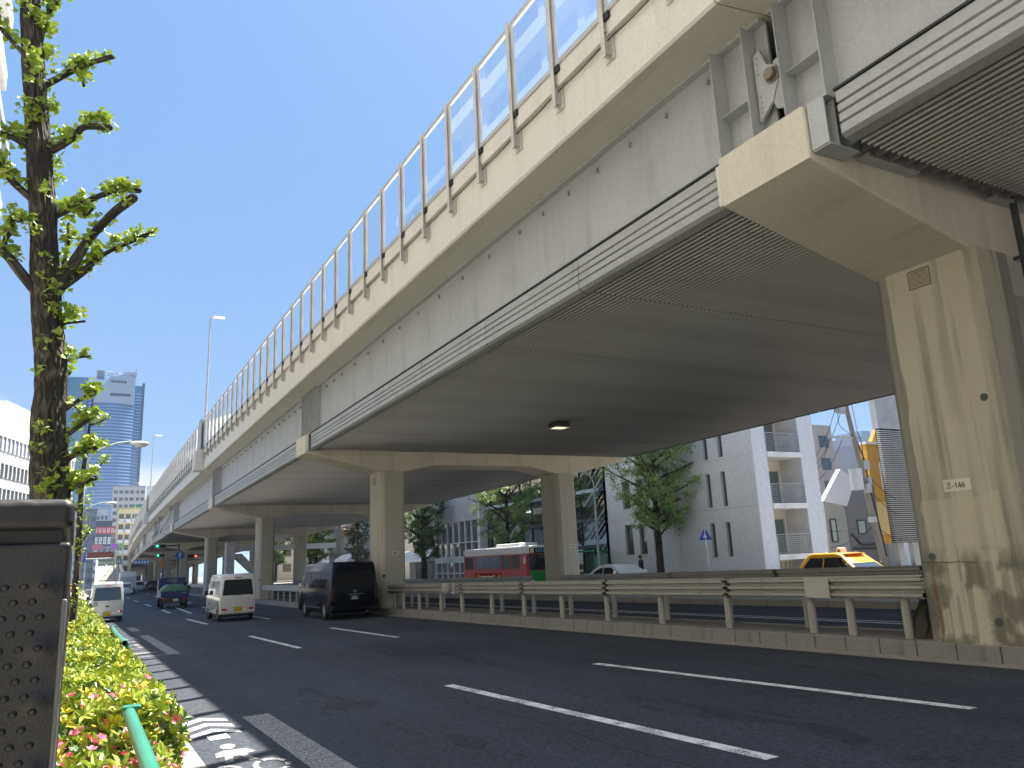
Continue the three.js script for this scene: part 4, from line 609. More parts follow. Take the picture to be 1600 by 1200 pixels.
suv(P(5.6, 118, CF(6)), 0, 'white car ahead of the left-lane kei van', paintM(.68, .69, .70)); suv(P(8.6, 150, .08), 0, 'white car farther ahead under the expressway', paintM(.66, .67, .68), { H: 1.7 });
suv(P(9.9, 138, .08), 0, 'dark car stopped under the expressway past the blue truck', paintM(.02, .02, .025)); suv(P(-2.2, 170, .1), 0, 'small red car parked at the far left side street', paintM(.4, .02, .03));
suv(P(25.6, 36.6, .09), Math.PI, 'white car on the opposite carriageway behind the far guard rail', paintM(.7, .68, .64), { H: 1.46, round: true });
suv(P(15.2, 88, .1), 0, 'dark car with pale roof behind the white guard rail past the fourth pier', paintM(.03, .03, .035)); suv(P(24.2, 98, .08), Math.PI, 'black car seen under the span between the third and fourth piers', paintM(.02, .02, .025));
{ // box truck
  const v = thing('box_truck', P(6.2, 128, CF(6)), 0, 'grey box truck with roller shutter rear ahead of the white car', 'truck'); part(v, 'box', [bb(-1.05, 1.05, .9, 3.1, -5, 0)], flat(.5, .51, .52, .5)); part(v, 'shutter', bb(-.95, .95, .98, 2.4, 0, .02), flat(.4, .41, .42, .5)); part(v, 'header', bb(-1.0, 1.0, 2.48, 3.05, 0, .03), flat(.62, .63, .64, .5));
  part(v, 'chassis', bb(-.8, .8, .45, .9, -6.5, -.1), M.trimB); part(v, 'cab', rb(1.9, 1.8, 1.5, .1, 0, 1.5, -6), flat(.5, .51, .52, .4)); for (const a of [1.2, 5.9]) for (const s of [-1, 1]) wheel(v, s * .85, .42, -a, .42, .26);
}
{ // yellow taxi coming the other way
  const ye = paintM(.78, .42, .02), W = 1.7, L = 4.6, H = 1.5;
  const { v, quad } = vehicle('taxi', P(25.2, 22.2, .08), Math.PI, 'yellow taxi with an orange roof stripe and white roof lamp behind the far guard rail', 'taxi', { W, L, H, belt: .93, tap: .22, r: .31, wheels: [.95, 3.65], paint: ye, mir: 3.1, rearAt: y => y < .9 ? 0 : (y - .9) * .9,
    low: [[.05, .28], [L - .04, .28], [L, .62], [L - .12, .82], [L - 1.3, .94], [.9, .95], [.05, .92], [0, .6]], cab: [[.75, .9], [L - 1.2, .9], [L - 1.95, H - .06], [L - 2.2, H], [1.4, H], [1.2, H - .05]],
    side: [[[1.0, .97], [1.9, .97], [1.9, H - .12], [1.32, H - .12]], [[1.97, .97], [2.7, .97], [2.7, H - .12], [1.97, H - .12]], [[2.76, .97], [L - 1.42, .97], [L - 1.98, H - .12], [2.76, H - .12]]], front: [[-.72, .97, L - 1.22], [.72, .97, L - 1.22], [.58, H - .09, L - 1.88], [-.58, H - .09, L - 1.88]] });
  part(v, 'roof_stripe', rb(1.1, .02, 1.5, .008, 0, H + .003, -2.05), flat(.75, .16, .02, .35)); const l = part(v, 'roof_sign', ext([[-.13, 0], [.13, 0], [.10, .2], [-.06, .22]], .3).rotateY(Math.PI / 2).translate(-.15, H + .01, -2.2), flat(.78, .72, .70, .4)); part(l, 'sign_mark', new THREE.CylinderGeometry(.05, .05, .32, 14).rotateZ(Math.PI / 2).translate(0, H + .11, -2.2), flat(.1, .02, .03, .5));
  for (const s of [-1, 1]) { part(v, 'roof_marker', new THREE.SphereGeometry(.06, 10, 8).scale(1, .9, 1.3).translate(s * .5, H + .02, -1.9), flat(.8, .18, .02, .3)); part(v, 'headlight', rb(.4, .14, .08, .03, s * .6, .66, -L + .06), flat(.7, .7, .7, .15)); }
}
{ // city bus, front towards us
  const L = 9.6, W = 2.3, H = 3.0, red = flat(.42, .025, .03, .35), wh = flat(.62, .64, .66, .35), gn = flat(.02, .24, .06, .35);
  const v = thing('city_bus', P(27.0, 54.4, .08), Math.PI, 'red and white city bus with a green front waiting behind the second pier leg', 'bus'); // rear at far end, nose towards the camera
  const x = W / 2; // local: nose at -L
  const shell = (y0, y1) => { const c = .18; return ext([[-x, 0], [-x, -L + c], [-x + c, -L], [x - c, -L], [x, -L + c], [x, 0]].map(([a, b]) => [a, -b]), y1 - y0).rotateX(-Math.PI / 2).translate(0, y0, 0); };
  part(v, 'body', shell(.35, 1.36), red); part(v, 'window_band', shell(1.36, 2.45), flat(.34, .025, .03, .35)); part(v, 'roof', [shell(2.45, 2.88), rb(W - .15, .16, L - .2, .07, 0, 2.88, -L / 2)], wh); part(v, 'roof_unit', [rb(1.5, .26, 3.4, .1, 0, 3.05, -L + 3.4)], wh);
  for (const sd of [-1, 1]) { let k = 0; for (const [a, b] of [[.3, 1.0], [1.1, 1.6], [1.9, 3.2], [3.3, 4.6], [4.7, 6.0], [6.15, 7.35], [7.5, 8.6]]) part(v, 'side_window', bb(sd * x, sd * (x + .012), 1.5, 2.36, -b, -a), PH({ color: lin(.05, .06, .07), roughness: .05, clearcoat: 1 }));
    part(v, 'pillar_trim', [bb(sd * x, sd * (x + .008), .4, 2.6, -.22, -.02)], red); part(v, 'advert_panel', new THREE.PlaneGeometry(4.2, .5).rotateY(sd * Math.PI / 2).translate(sd * (x + .01), .98, -3.9), S({ map: canvasTex(512, 64, (c, w, h) => { c.fillStyle = '#8c1c20'; c.fillRect(0, 0, w, h); c.fillStyle = '#e8e0c8'; c.fillRect(120, 26, 230, 38); c.fillStyle = '#d8b030'; for (const q of [80, 370, 470]) { c.beginPath(); c.arc(q, 32, 20, 0, 7); c.fill(); } c.fillStyle = '#4a4038'; for (let i = 0; i < 10; i++) c.fillRect(135 + i * 21, 36, 12, 20); }) }), { keepUV: true });
    part(v, 'passenger_cloth', [bb(sd * (x - .3), sd * (x - .25), 1.45, 2.0, -3.1, -2.2)], flat(.5, .12, .1, .8)); }
  part(v, 'front_panel', [bb(-x + .16, x - .16, .4, 1.32, -L - .03, -L)], gn); part(v, 'windscreen', [bb(-x + .14, x - .14, 1.36, 2.36, -L - .02, -L)], M.glass);
  part(v, 'destination_display', new THREE.PlaneGeometry(1.95, .36).rotateY(Math.PI).translate(0, 2.62, -L - .03), S({ map: canvasTex(256, 48, (c, w, h) => { c.fillStyle = '#0b0f1e'; c.fillRect(0, 0, w, h); c.fillStyle = '#e8e890'; c.fillRect(10, 6, 34, 36); c.fillStyle = '#222'; c.font = 'bold 20px sans-serif'; c.fillText('01', 15, 31); c.fillStyle = '#7ac8f8'; for (let i = 0; i < 6; i++) { c.fillRect(66 + i * 24, 12, 14, 4); c.fillRect(70 + i * 24, 22, 12, 3); c.fillRect(66 + i * 24, 32, 16, 4); c.fillRect(72 + i * 24, 12, 3, 24); } c.fillStyle = '#4a68e0'; c.fillRect(220, 10, 26, 28); }), roughness: .3 }), { keepUV: true });
  for (const sd of [-1, 1]) { part(v, 'headlight', rb(.3, .16, .05, .04, sd * .8, .66, -L - .04), flat(.7, .7, .68, .15)); part(v, 'mirror', [rb(.12, .4, .2, .05, sd * (x + .18), 2.0, -L + .02), rod([sd * x, 2.35, -L + .1], [sd * (x + .18), 2.2, -L + .02], .02)], flat(.5, .5, .52, .4)); }
  for (const a of [2.4, 7.2]) for (const s of [-1, 1]) wheel(v, s * (x - .12), .46, -a, .46, .25);
}
// ------------------------------------------------------------ right-hand street side
function treeGeneric(name, pos, label, o) { // branching street tree: trunk, limbs, crown of small leaves
  const t = thing(name, pos, o.turn || 0, label, 'tree', o.group), L = leafCloud(), tips = [], v = (x, y, z) => new THREE.Vector3(x, y, z);
  const H = o.H, R = o.R, tb = o.trunk;
  part(t, 'trunk', barkTube([v(0, 0, 0), v(.05, H * .2, 0), v(.0, H * .45, .05), v(.08, H * .72, 0), v(.05, H * .92, 0)], [tb, tb * .8, tb * .62, tb * .35, tb * .12], 16, .08, .25), M.bark, { keepUV: true });
  const nb = o.limbs || 16; for (let i = 0; i < nb; i++) { const k = .28 + .6 * i / nb, y0 = H * k, a = i * 2.4 + rr(-.4, .4), prof = Math.sin(Math.PI * Math.min(1, Math.max(.05, (k - .18) / .86))) ** .7, len = R * prof * rr(.75, 1.1);
    const d = v(Math.cos(a), rr(.35, .8), Math.sin(a)).normalize(), f = [v(.03, y0, 0), v(0, y0, 0).addScaledVector(d, len * .5).add(rdir().multiplyScalar(.12)), v(0, y0, 0).addScaledVector(d, len)];
    part(t, 'limb', barkTube(f, [tb * .34, tb * .22, tb * .07], 8, .1, .3), M.bark, { keepUV: true });
    for (let q = 0; q < 7; q++) { const c = f[0].clone().lerp(f[1], 1).lerp(f[2], rr(-.4, 1)); const e = c.clone().add(rdir(.4).multiplyScalar(len * rr(.25, .5))); tips.push([c, e]); } }
  const tw = []; for (const [a, b] of tips) tw.push(rod(a, b, .014, .005, 4)); part(t, 'twigs', tw, M.bark, { kind: 'stuff' });
  const n = o.leaves; for (let i = 0; i < n; i++) { const [a, b] = tips[Math.floor(rnd() * tips.length)], c = a.clone().lerp(b, Math.sqrt(rnd()) * 1.1).add(rdir().multiplyScalar(rr(.02, R * .11))), k = rnd(), col = o.col(k); addLeaf(L, c, rdir(), rdir(1), o.sz * rr(.7, 1.3), o.sz * rr(.6, 1), col, true); }
  leafMesh(t, 'crown', L, o.mat || M.leaf);
}
const sc = k => [.22 + .10 * k, .34 + .12 * k, .10 + .05 * k];
treeGeneric('street_tree', P(29.3, 35.6, .2), 'leafy street tree in front of the white apartment building', { H: 9.6, R: 3.3, trunk: .24, limbs: 28, leaves: 20000, sz: .11, col: sc, group: 'street trees across the road' });
treeGeneric('street_tree', P(29.6, 54.2, .2), 'street tree rising above the bus', { H: 9.2, R: 3.1, trunk: .26, limbs: 22, leaves: 14000, sz: .12, col: sc, group: 'street trees across the road' });
treeGeneric('street_tree', P(29.4, 71, .2), 'dark green street tree right of the second pier leg', { H: 8.6, R: 3.0, trunk: .34, limbs: 22, leaves: 14000, sz: .13, col: k => [.09 + .05 * k, .17 + .07 * k, .04], group: 'street trees across the road' });
treeGeneric('street_tree', P(28.5, 44.8, .2), 'thin street tree between the right pier leg and the stair building', { H: 8.6, R: 1.8, trunk: .2, limbs: 18, leaves: 3500, sz: .12, col: sc, group: 'street trees across the road' });
treeGeneric('street_tree', P(29.5, 112, .2), 'bright green tree seen past the third pier', { H: 11, R: 3.4, trunk: .3, limbs: 20, leaves: 6000, sz: .22, col: k => [.16 + .1 * k, .26 + .1 * k, .02], group: 'street trees across the road' });
treeGeneric('conifer_tree', P(29.5, 92, .2), 'narrow grey-green tree in front of the dark panelled building', { H: 9, R: 1.6, trunk: .18, limbs: 22, leaves: 4500, sz: .2, col: k => [.06 + .05 * k, .09 + .06 * k, .05], group: 'street trees across the road' });
for (const [s, u] of [[130, 33], [150, 30], [170, 35]]) treeGeneric('street_tree', P(u, s, .2), s === 130 ? 'green tree glimpsed under the fourth span' : s === 150 ? 'green tree glimpsed under the fifth span' : 'farthest green tree under the expressway', { H: 12, R: 4.5, trunk: .35, limbs: 16, leaves: 3500, sz: .34, col: k => [.08 + .06 * k, .17 + .08 * k, .03], group: 'street trees across the road' });

// wall with openings: local x along, y up, outer face at z = 0, thickness behind; windows set back
function wallOpen(parent, w, h, holes, th, mat) { return part(parent, 'wall', ext(rect(0, w, 0, h), th, 0, holes.map(([a, b, c, d]) => rect(a, b, c, d))).translate(0, 0, -th), mat); }
function windowIn(parent, a, b, c, d, back, o = {}) { const f = .05, fr = part(parent, 'window', [bb(a, b, c, c + f, -back - .05, -back), bb(a, b, d - f, d, -back - .05, -back), bb(a, a + f, c + f, d - f, -back - .05, -back), bb(b - f, b, c + f, d - f, -back - .05, -back), ...(o.bars || []).map(x => bb(a + (b - a) * x - .025, a + (b - a) * x + .025, c + f, d - f, -back - .05, -back))], o.frame || M.galv);
  part(fr, 'pane', bb(a + f, b - f, c + f, d - f, -back - .035, -back - .025), o.glass || M.glass); return fr; }
TX.tile = tex(512, 1.2, (x, y) => { const r = y * 18, i = Math.floor(r), j = Math.floor(x * 8 + (i % 2) * .5), e = Math.min(r - i, 1 - r + i) < .1 || Math.abs(((x * 8 + (i % 2) * .5) % 1) - .5) > .47; const v = .90 + (hs(i, j) - .5) * .05 + (tn(x * 60, y * 60, 60) - .5) * .03 - (e ? .07 : 0); return [v * .96, v * .985, v * 1.02]; });
M.tile = S({ map: TX.tile, color: lin(.82, .82, .82), roughness: .6 });
M.curtain = S({ color: lin(.22, .27, .25), roughness: .9 });
M.winGlass = PH({ color: lin(.055, .065, .065), roughness: .05, clearcoat: 1 });
{ // white tiled apartment building; frontage faces -x (towards the road), flank faces the camera side
  const base = P(30.9, 29.2, .2), b = thing('apartment_building', base, 0, 'white tiled apartment block with slit windows and stacked balconies', 'building'), H = 15;
  // front: local frame rotated so that x runs ahead (s)
  const f = new THREE.Group(); f.name = 'front'; const holes = [];
  const rows = [[1.38, 3.25], [4.08, 5.98], [6.78, 8.25], [9.5, 11]]; const cols = [[2.18, 2.55], [3.36, 3.75]];
  for (const [y0, y1] of rows) for (const [a, c] of cols) holes.push([a, c, y0, y1]);
  for (const [a, c] of [[9.4, 10.1], [10.75, 11.55]]) { holes.push([a, c, 1.7, 3.6]); holes.push([a, c, 4.6, 6.4]); }
  holes.push([8.0, 8.7, 1.7, 3.6]);
  const W = 13.6, flip = ([a, c, d, e]) => [W - c, W - a, d, e];
  const g = ext(rect(0, W, 0, H), .28, 0, holes.map(h => { const [a, c, d, e] = h; return rect(a, c, d, e); })); // x = s ahead
  const toFront = q => { const p = q.attributes.position; for (let i = 0; i < p.count; i++) { const x = p.getX(i), y = p.getY(i), z = p.getZ(i); p.setXYZ(i, z, y, -x); } q = q.index ? q.toNonIndexed() : q; const r = q.attributes.position.array; for (let i = 0; i < r.length; i += 9) for (let k = 0; k < 3; k++) { const t = r[i + 3 + k]; r[i + 3 + k] = r[i + 6 + k]; r[i + 6 + k] = t; } q.deleteAttribute('normal'); q.computeVertexNormals(); return q; };
  part(b, 'front_wall', toFront(g), M.tile);
  for (const [a, c, d, e] of holes) { const wn = part(b, 'window', [bb(.16, .22, d, e, -a - .03, -a), bb(.16, .22, d, e, -c, -c + .03), bb(.16, .22, d, d + .04, -c + .03, -a - .03), bb(.16, .22, e - .04, e, -c + .03, -a - .03)], M.galv); part(wn, 'pane', bb(.19, .2, d + .04, e - .04, -c + .03, -a - .03), M.winGlass); part(wn, 'sill', bb(-.03, .15, d - .05, d, -c, -a), M.white); }
  for (const y of [3.95, 6.65, 9.3]) part(b, 'joint_line', bb(-.006, .0, y, y + .02, -W, 0), M.galv);
  part(b, 'downpipe', rod([-.05, 0, -6.4], [-.05, 9, -6.4], .04), M.white); part(b, 'air_conditioner', [rb(.3, .6, .8, .03, 1.3, 1.75, -.7)], M.white);
  // flank with balcony bay
  part(b, 'flank_wall', [bb(.28, 1.02, 0, H, -.28, 0), bb(3.62, 4.85, 0, H, -.28, 0)], M.tile); part(b, 'flank_wall', bb(4.57, 4.85, 0, H, -13.6, -.28), M.tile); part(b, 'bay_back_wall', bb(1.02, 3.62, 0, H, -1.75, -1.55), flat(.62, .58, .50, .8)); part(b, 'bay_side_wall', [bb(1.0, 1.02, 0, H, -1.55, -.28), bb(3.62, 3.64, 0, H, -1.55, -.28)], M.white);
  part(b, 'rear_wall', bb(0, 4.57, 0, H, -13.6, -13.3), M.tile); part(b, 'roof', bb(-.05, 4.9, H, H + .3, -13.7, .05), M.white);
  for (const y of [1.4, 4.05, 6.8, 9.5, 12.2]) { const bal = part(b, 'balcony', bb(1.02, 3.62, y - .28, y, -1.55, .06), M.white); const R = []; for (let k = 0; k < 9; k++) part(bal, 'railing_bar', bb(1.02, 3.62, y + .08 + k * .10, y + .10 + k * .10, .0, .02), M.galv); part(bal, 'handrail', bb(1.02, 3.62, y + 1.0, y + 1.04, -.02, .04), M.galv); for (const x of [1.05, 1.9, 2.75, 3.58]) part(bal, 'baluster', bb(x, x + .03, y, y + 1, .0, .02), M.galv);
    for (const [x0, x1] of [[1.15, 2.25], [2.3, 3.4]]) { const wn = part(b, 'balcony_window', [bb(x0, x1, y + .05, y + .1, -1.55, -1.5), bb(x0, x1, y + 1.85, y + 1.9, -1.55, -1.5), bb(x0, x0 + .06, y + .1, y + 1.85, -1.55, -1.5), bb(x1 - .06, x1, y + .1, y + 1.85, -1.55, -1.5)], M.galv); part(wn, 'pane', bb(x0 + .06, x1 - .06, y + .1, y + 1.85, -1.545, -1.535), PH({ color: lin(.10, .14, .13), roughness: .06, clearcoat: 1 })); } }
  part(b, 'lattice_window', [...Array(8)].map((_, k) => bb(1.1 + k * .33, 1.12 + k * .33, .25, 1.0, -1.5, -1.47)), M.galv);
}
{ // glass and steel building with open stairs
  const base = P(32.2, 43.2, .2), b = thing('glass_building', base, 0, 'dark glass building with white zigzag stairs beside the apartment block', 'building'), dk = PH({ color: lin(.012, .018, .026), roughness: .1, clearcoat: 1 }), fr = flat(.42, .50, .60, .5), L = 20, H = 14;
  part(b, 'glass_wall', bb(.3, .4, 0, H, -L, 0), dk); part(b, 'side_wall', bb(.3, 9, 0, H, -.3, 0), M.white); part(b, 'roof', bb(.2, 9, H, H + .4, -L, 0), fr); part(b, 'rear_wall', bb(8.7, 9, 0, H, -L, 0), M.white); part(b, 'end_wall', bb(.3, 9, 0, H, -L, -L + .3), M.white);
  for (let k = 0; k < 11; k++) part(b, 'mullion', bb(.22, .3, 0, H, -L + .8 + k * 1.8, -L + .86 + k * 1.8), flat(.05, .06, .08, .4));
  for (const y of [2.4, 4.3, 6.4, 9, 11.6]) part(b, 'floor_beam', bb(.16, .3, y, y + .25, -L, 0), y === 6.4 ? fr : flat(.06, .08, .11, .4));
  part(b, 'wall_panel', bb(.1, .29, 0, 5.2, -L + 2.6, -L + 6.4), flat(.24, .29, .36, .7));
  for (let k = 0; k < 4; k++) { const y = .8 + k * 2.3, z0 = -.5, z1 = -3.4, st = part(b, 'stair_flight', [rod([-.3, y, k % 2 ? z1 : z1], [-.3, y + 2.3, z0], .11, .11, 4), rod([.1, y, z1], [.1, y + 2.3, z0], .11, .11, 4)], fr); part(st, 'handrail', rod([-.32, y + .95, z1], [-.32, y + 3.25, z0], .03, .03, 6), M.galv); for (let q = 0; q < 9; q++) part(st, 'tread', bx(.5, .04, .28, -.1, y + .25 + q * .24, z1 + .3 + q * .31), M.galv); part(b, 'landing', bb(-.35, .2, y + 2.2, y + 2.3, -.6, 0), fr); }
  for (const [z, y] of [[-7.5, 4.9], [-9, 3.1], [-12, 5.6]]) part(b, 'ceiling_lamp', bb(.19, .21, y, y + .12, z - .9, z), S({ color: 0x888888, emissive: 0xdfeaff, emissiveIntensity: .8 }));
}
{ // white slotted fence and green shelter
  const f = thing('slotted_fence', P(31.2, 39.2, .2), 0, 'white slotted fence panel at the foot of the stair building', 'fence'); for (let k = 0; k < 10; k++) part(f, 'slat', bb(0, .08, .1, 1.75, -k * .45 - .28, -k * .45), M.white); part(f, 'rail', [bb(.0, .08, 1.75, 2.0, -4.6, 0), bb(0, .08, 0, .1, -4.6, 0)], M.white);
  const s = thing('bus_shelter', P(29.3, 41.4, .2), 0, 'small green bus shelter behind the lamp post', 'shelter'); part(s, 'roof', rb(1.2, .12, 2.6, .04, 0, 2.2, -1.2), flat(.03, .2, .1, .5)); for (const [x, z] of [[-.5, 0], [.5, 0], [-.5, -2.4], [.5, -2.4]]) part(s, 'post', rod([x, 0, z], [x, 2.2, z], .04), flat(.03, .2, .1, .5)); part(s, 'side_panel', bb(.46, .48, .3, 2, -2.3, -.1), PH({ color: lin(.5, .7, .62), transmission: .8, thickness: 0, roughness: .1 })); part(s, 'advert', bb(-.5, .5, .4, 1.9, -.02, .0), flat(.2, .3, .28, .4));
  const l = thing('street_lamp', P(27.9, 39.6, .2), 0, 'slim pale green lamp post curving over beside the right pier leg', 'lamp post'); const m = flat(.35, .46, .44, .5); part(l, 'pole', [rod([0, 0, 0], [0, 5.8, 0], .09, .06, 12), tube([[0, 5.7, 0], [-.05, 6.4, .0], [-.5, 6.95, -.1], [-1.3, 7.1, -.2]], .045)], m); part(l, 'lamp_head', rb(.6, .14, .26, .06, -1.5, 7.08, -.2), flat(.5, .52, .5, .4)); part(l, 'base_cover', cyl(.13, .12, .9, 0, .45, 0), M.galv);
  const g = thing('road_sign', P(29.2, 31.5, .2), 0, 'blue triangular pedestrian crossing sign on a thin white pole', 'sign'); part(g, 'pole', rod([0, 0, 0], [-.05, 3.0, 0], .035), M.white); const sg = part(g, 'face', ext([[-.36, 0], [.36, 0], [0, .68]], .02).rotateY(-Math.PI * .35).translate(-.05, 2.35, 0), flat(.02, .08, .42, .4)); part(sg, 'symbol', [ext([[-.12, .12], [.12, .12], [.0, .38]], .006).rotateY(-Math.PI * .35).translate(-.07, 2.35, .0)], flat(.6, .62, .65, .5));
}
{ // grey panelled building with glazed grid
  const base = P(31.8, 63.4, .2), b = thing('office_building', base, 0, 'grey panelled office with a white framed glazed corner behind the bus', 'building'), gp = S({ color: lin(.38, .41, .46), map: TX.plain, roughness: .75 }), L = 10.2, H = 13;
  part(b, 'side_wall', bb(0, 10, 0, H, -.3, 0), M.white); part(b, 'rear_wall', bb(0, 10, 0, H, -L - .3, -L), gp); part(b, 'back_wall', bb(9.7, 10, 0, H, -L, -.3), gp); part(b, 'roof', bb(0, 10, H, H + .3, -L, 0), gp);
  for (let k = 0; k < 4; k++) part(b, 'cladding_panel', bb(0, .2, 5.7, H, -.32 - (k + 1) * 2.47 + .02, -.32 - k * 2.47), gp);
  for (const z of [-5.6, -7.0]) part(b, 'vent_slits', [...Array(6)].map((_, k) => bb(-.02, 0, 8.2 + k * .22, 8.32 + k * .22, z - .5, z)), M.white);
  part(b, 'glass_wall', bb(.16, .2, 0, 5.7, -L, -.3), PH({ color: lin(.09, .11, .13), roughness: .06, clearcoat: 1 })); for (let k = 0; k < 8; k++) part(b, 'mullion', bb(.0, .15, 0, 5.7, -.5 - k * 1.36, -.4 - k * 1.36), M.white); for (const y of [.9, 1.9, 2.4, 3.7]) part(b, 'transom', bb(.01, .14, y, y + (y === 1.9 ? .5 : .08), -L, -.3), y === 1.9 ? flat(.45, .52, .55, .5) : M.white);
  part(b, 'interior_screen', bb(.6, .7, 3.8, 4.5, -8.8, -1.2), flat(.5, .48, .44, .8));
}
{ // low canopy shop and dark panelled building beyond
  const a = thing('shop_building', P(32, 74, .2), 0, 'low shop with a pale canopy behind the dark green street tree', 'building'); part(a, 'wall', bb(.3, 9, 0, 3.4, -8, 0), flat(.1, .11, .12, .7)); part(a, 'canopy', [ext([[-1.2, 2.2], [.3, 2.3], [.3, 3.4], [-.4, 3.3]], 8).translate(0, 0, -8)], M.white); for (const z of [-1.4, -3.6, -6]) part(a, 'shop_window', bb(.26, .3, .4, 2.0, z - 1.2, z), PH({ color: lin(.2, .24, .26), roughness: .08, clearcoat: 1 })); part(a, 'upper_storey', bb(1.2, 9, 3.4, 12, -8, 0), flat(.12, .13, .14, .7));
  const b = thing('panelled_building', P(33, 92, .2), 0, 'dark grey ribbed metal building with a reddish window strip behind the black van', 'building'), dm = flat(.20, .21, .22, .6), lg = flat(.36, .36, .35, .6);
  part(b, 'upper_wall', bb(0, 12, 4.2, 14, -9, 0), flat(.17, .2, .25, .6)); part(b, 'upper_wall', bb(-.05, 12, 4.2, 14, -26, -9.02), lg); part(b, 'lower_wall', bb(.4, 12, 0, 3.9, -26, 0), dm); part(b, 'ledge', bb(-.5, 12, 3.9, 4.2, -26, .2), dm); for (let k = 0; k < 24; k++) part(b, 'rib', bb(-.09, -.05, 4.2, 14, -9.4 - k * .7, -9.34 - k * .7), flat(.28, .28, .28, .6));
  const w = part(b, 'window', bb(-.14, -.06, 6.3, 9.0, -18, -10), flat(.05, .04, .04, .5)); for (let k = 0; k < 5; k++) { part(w, 'pane', bb(-.17, -.14, 7.7, 8.9, -11.5 - k * 1.6, -10.1 - k * 1.6), flat(.5, .53, .56, .1)); part(w, 'blind', bb(-.17, -.14, 6.4, 7.7, -11.5 - k * 1.6, -10.1 - k * 1.6), flat(.38, .14, .12, .4)); }
  part(b, 'entrance_canopy', ext([[-2.4, 2.4], [-2.2, 3.1], [-1.2, 3.7], [0, 3.9], [0, 2.4]], 6).translate(0, 0, -14), M.white);
  part(b, 'side_wall', bb(0, 12, 0, 14, .0, .3), flat(.6, .55, .45, .8));
  for (const [s, u, w2, h, l, c] of [[122, 38, 18, 22, 'pale blue-white building at the far right street side', [.55, .6, .66]], [150, 40, 20, 26, 'off-white block farther down the right side', [.6, .58, .54]], [178, 37, 16, 18, 'beige block near the far crossing', [.5, .46, .4]], [205, 39, 22, 30, 'grey block beyond the far crossing', [.4, .42, .45]]]) {
    const q = thing('office_building', P(u, s, .1), 0, l, 'building'); part(q, 'wall', bb(0, 14, 0, h, -w2, 0), flat(...c, .8)); part(q, 'roof', bb(-.2, 14.2, h, h + .5, -w2 - .2, .2), flat(...c.map(v => v * .8), .8)); for (let y = 2; y < h - 2; y += 3.3) for (let z = 1.5; z < w2 - 2; z += 3) { part(q, 'window', bb(-.05, 0, y, y + 1.7, -z - 1.8, -z), M.glass); } for (let y = 2; y < h - 2; y += 3.3) for (let x = 1; x < 12; x += 3) part(q, 'window', bb(x, x + 1.8, y, y + 1.7, 0, .05), M.glass); }
}
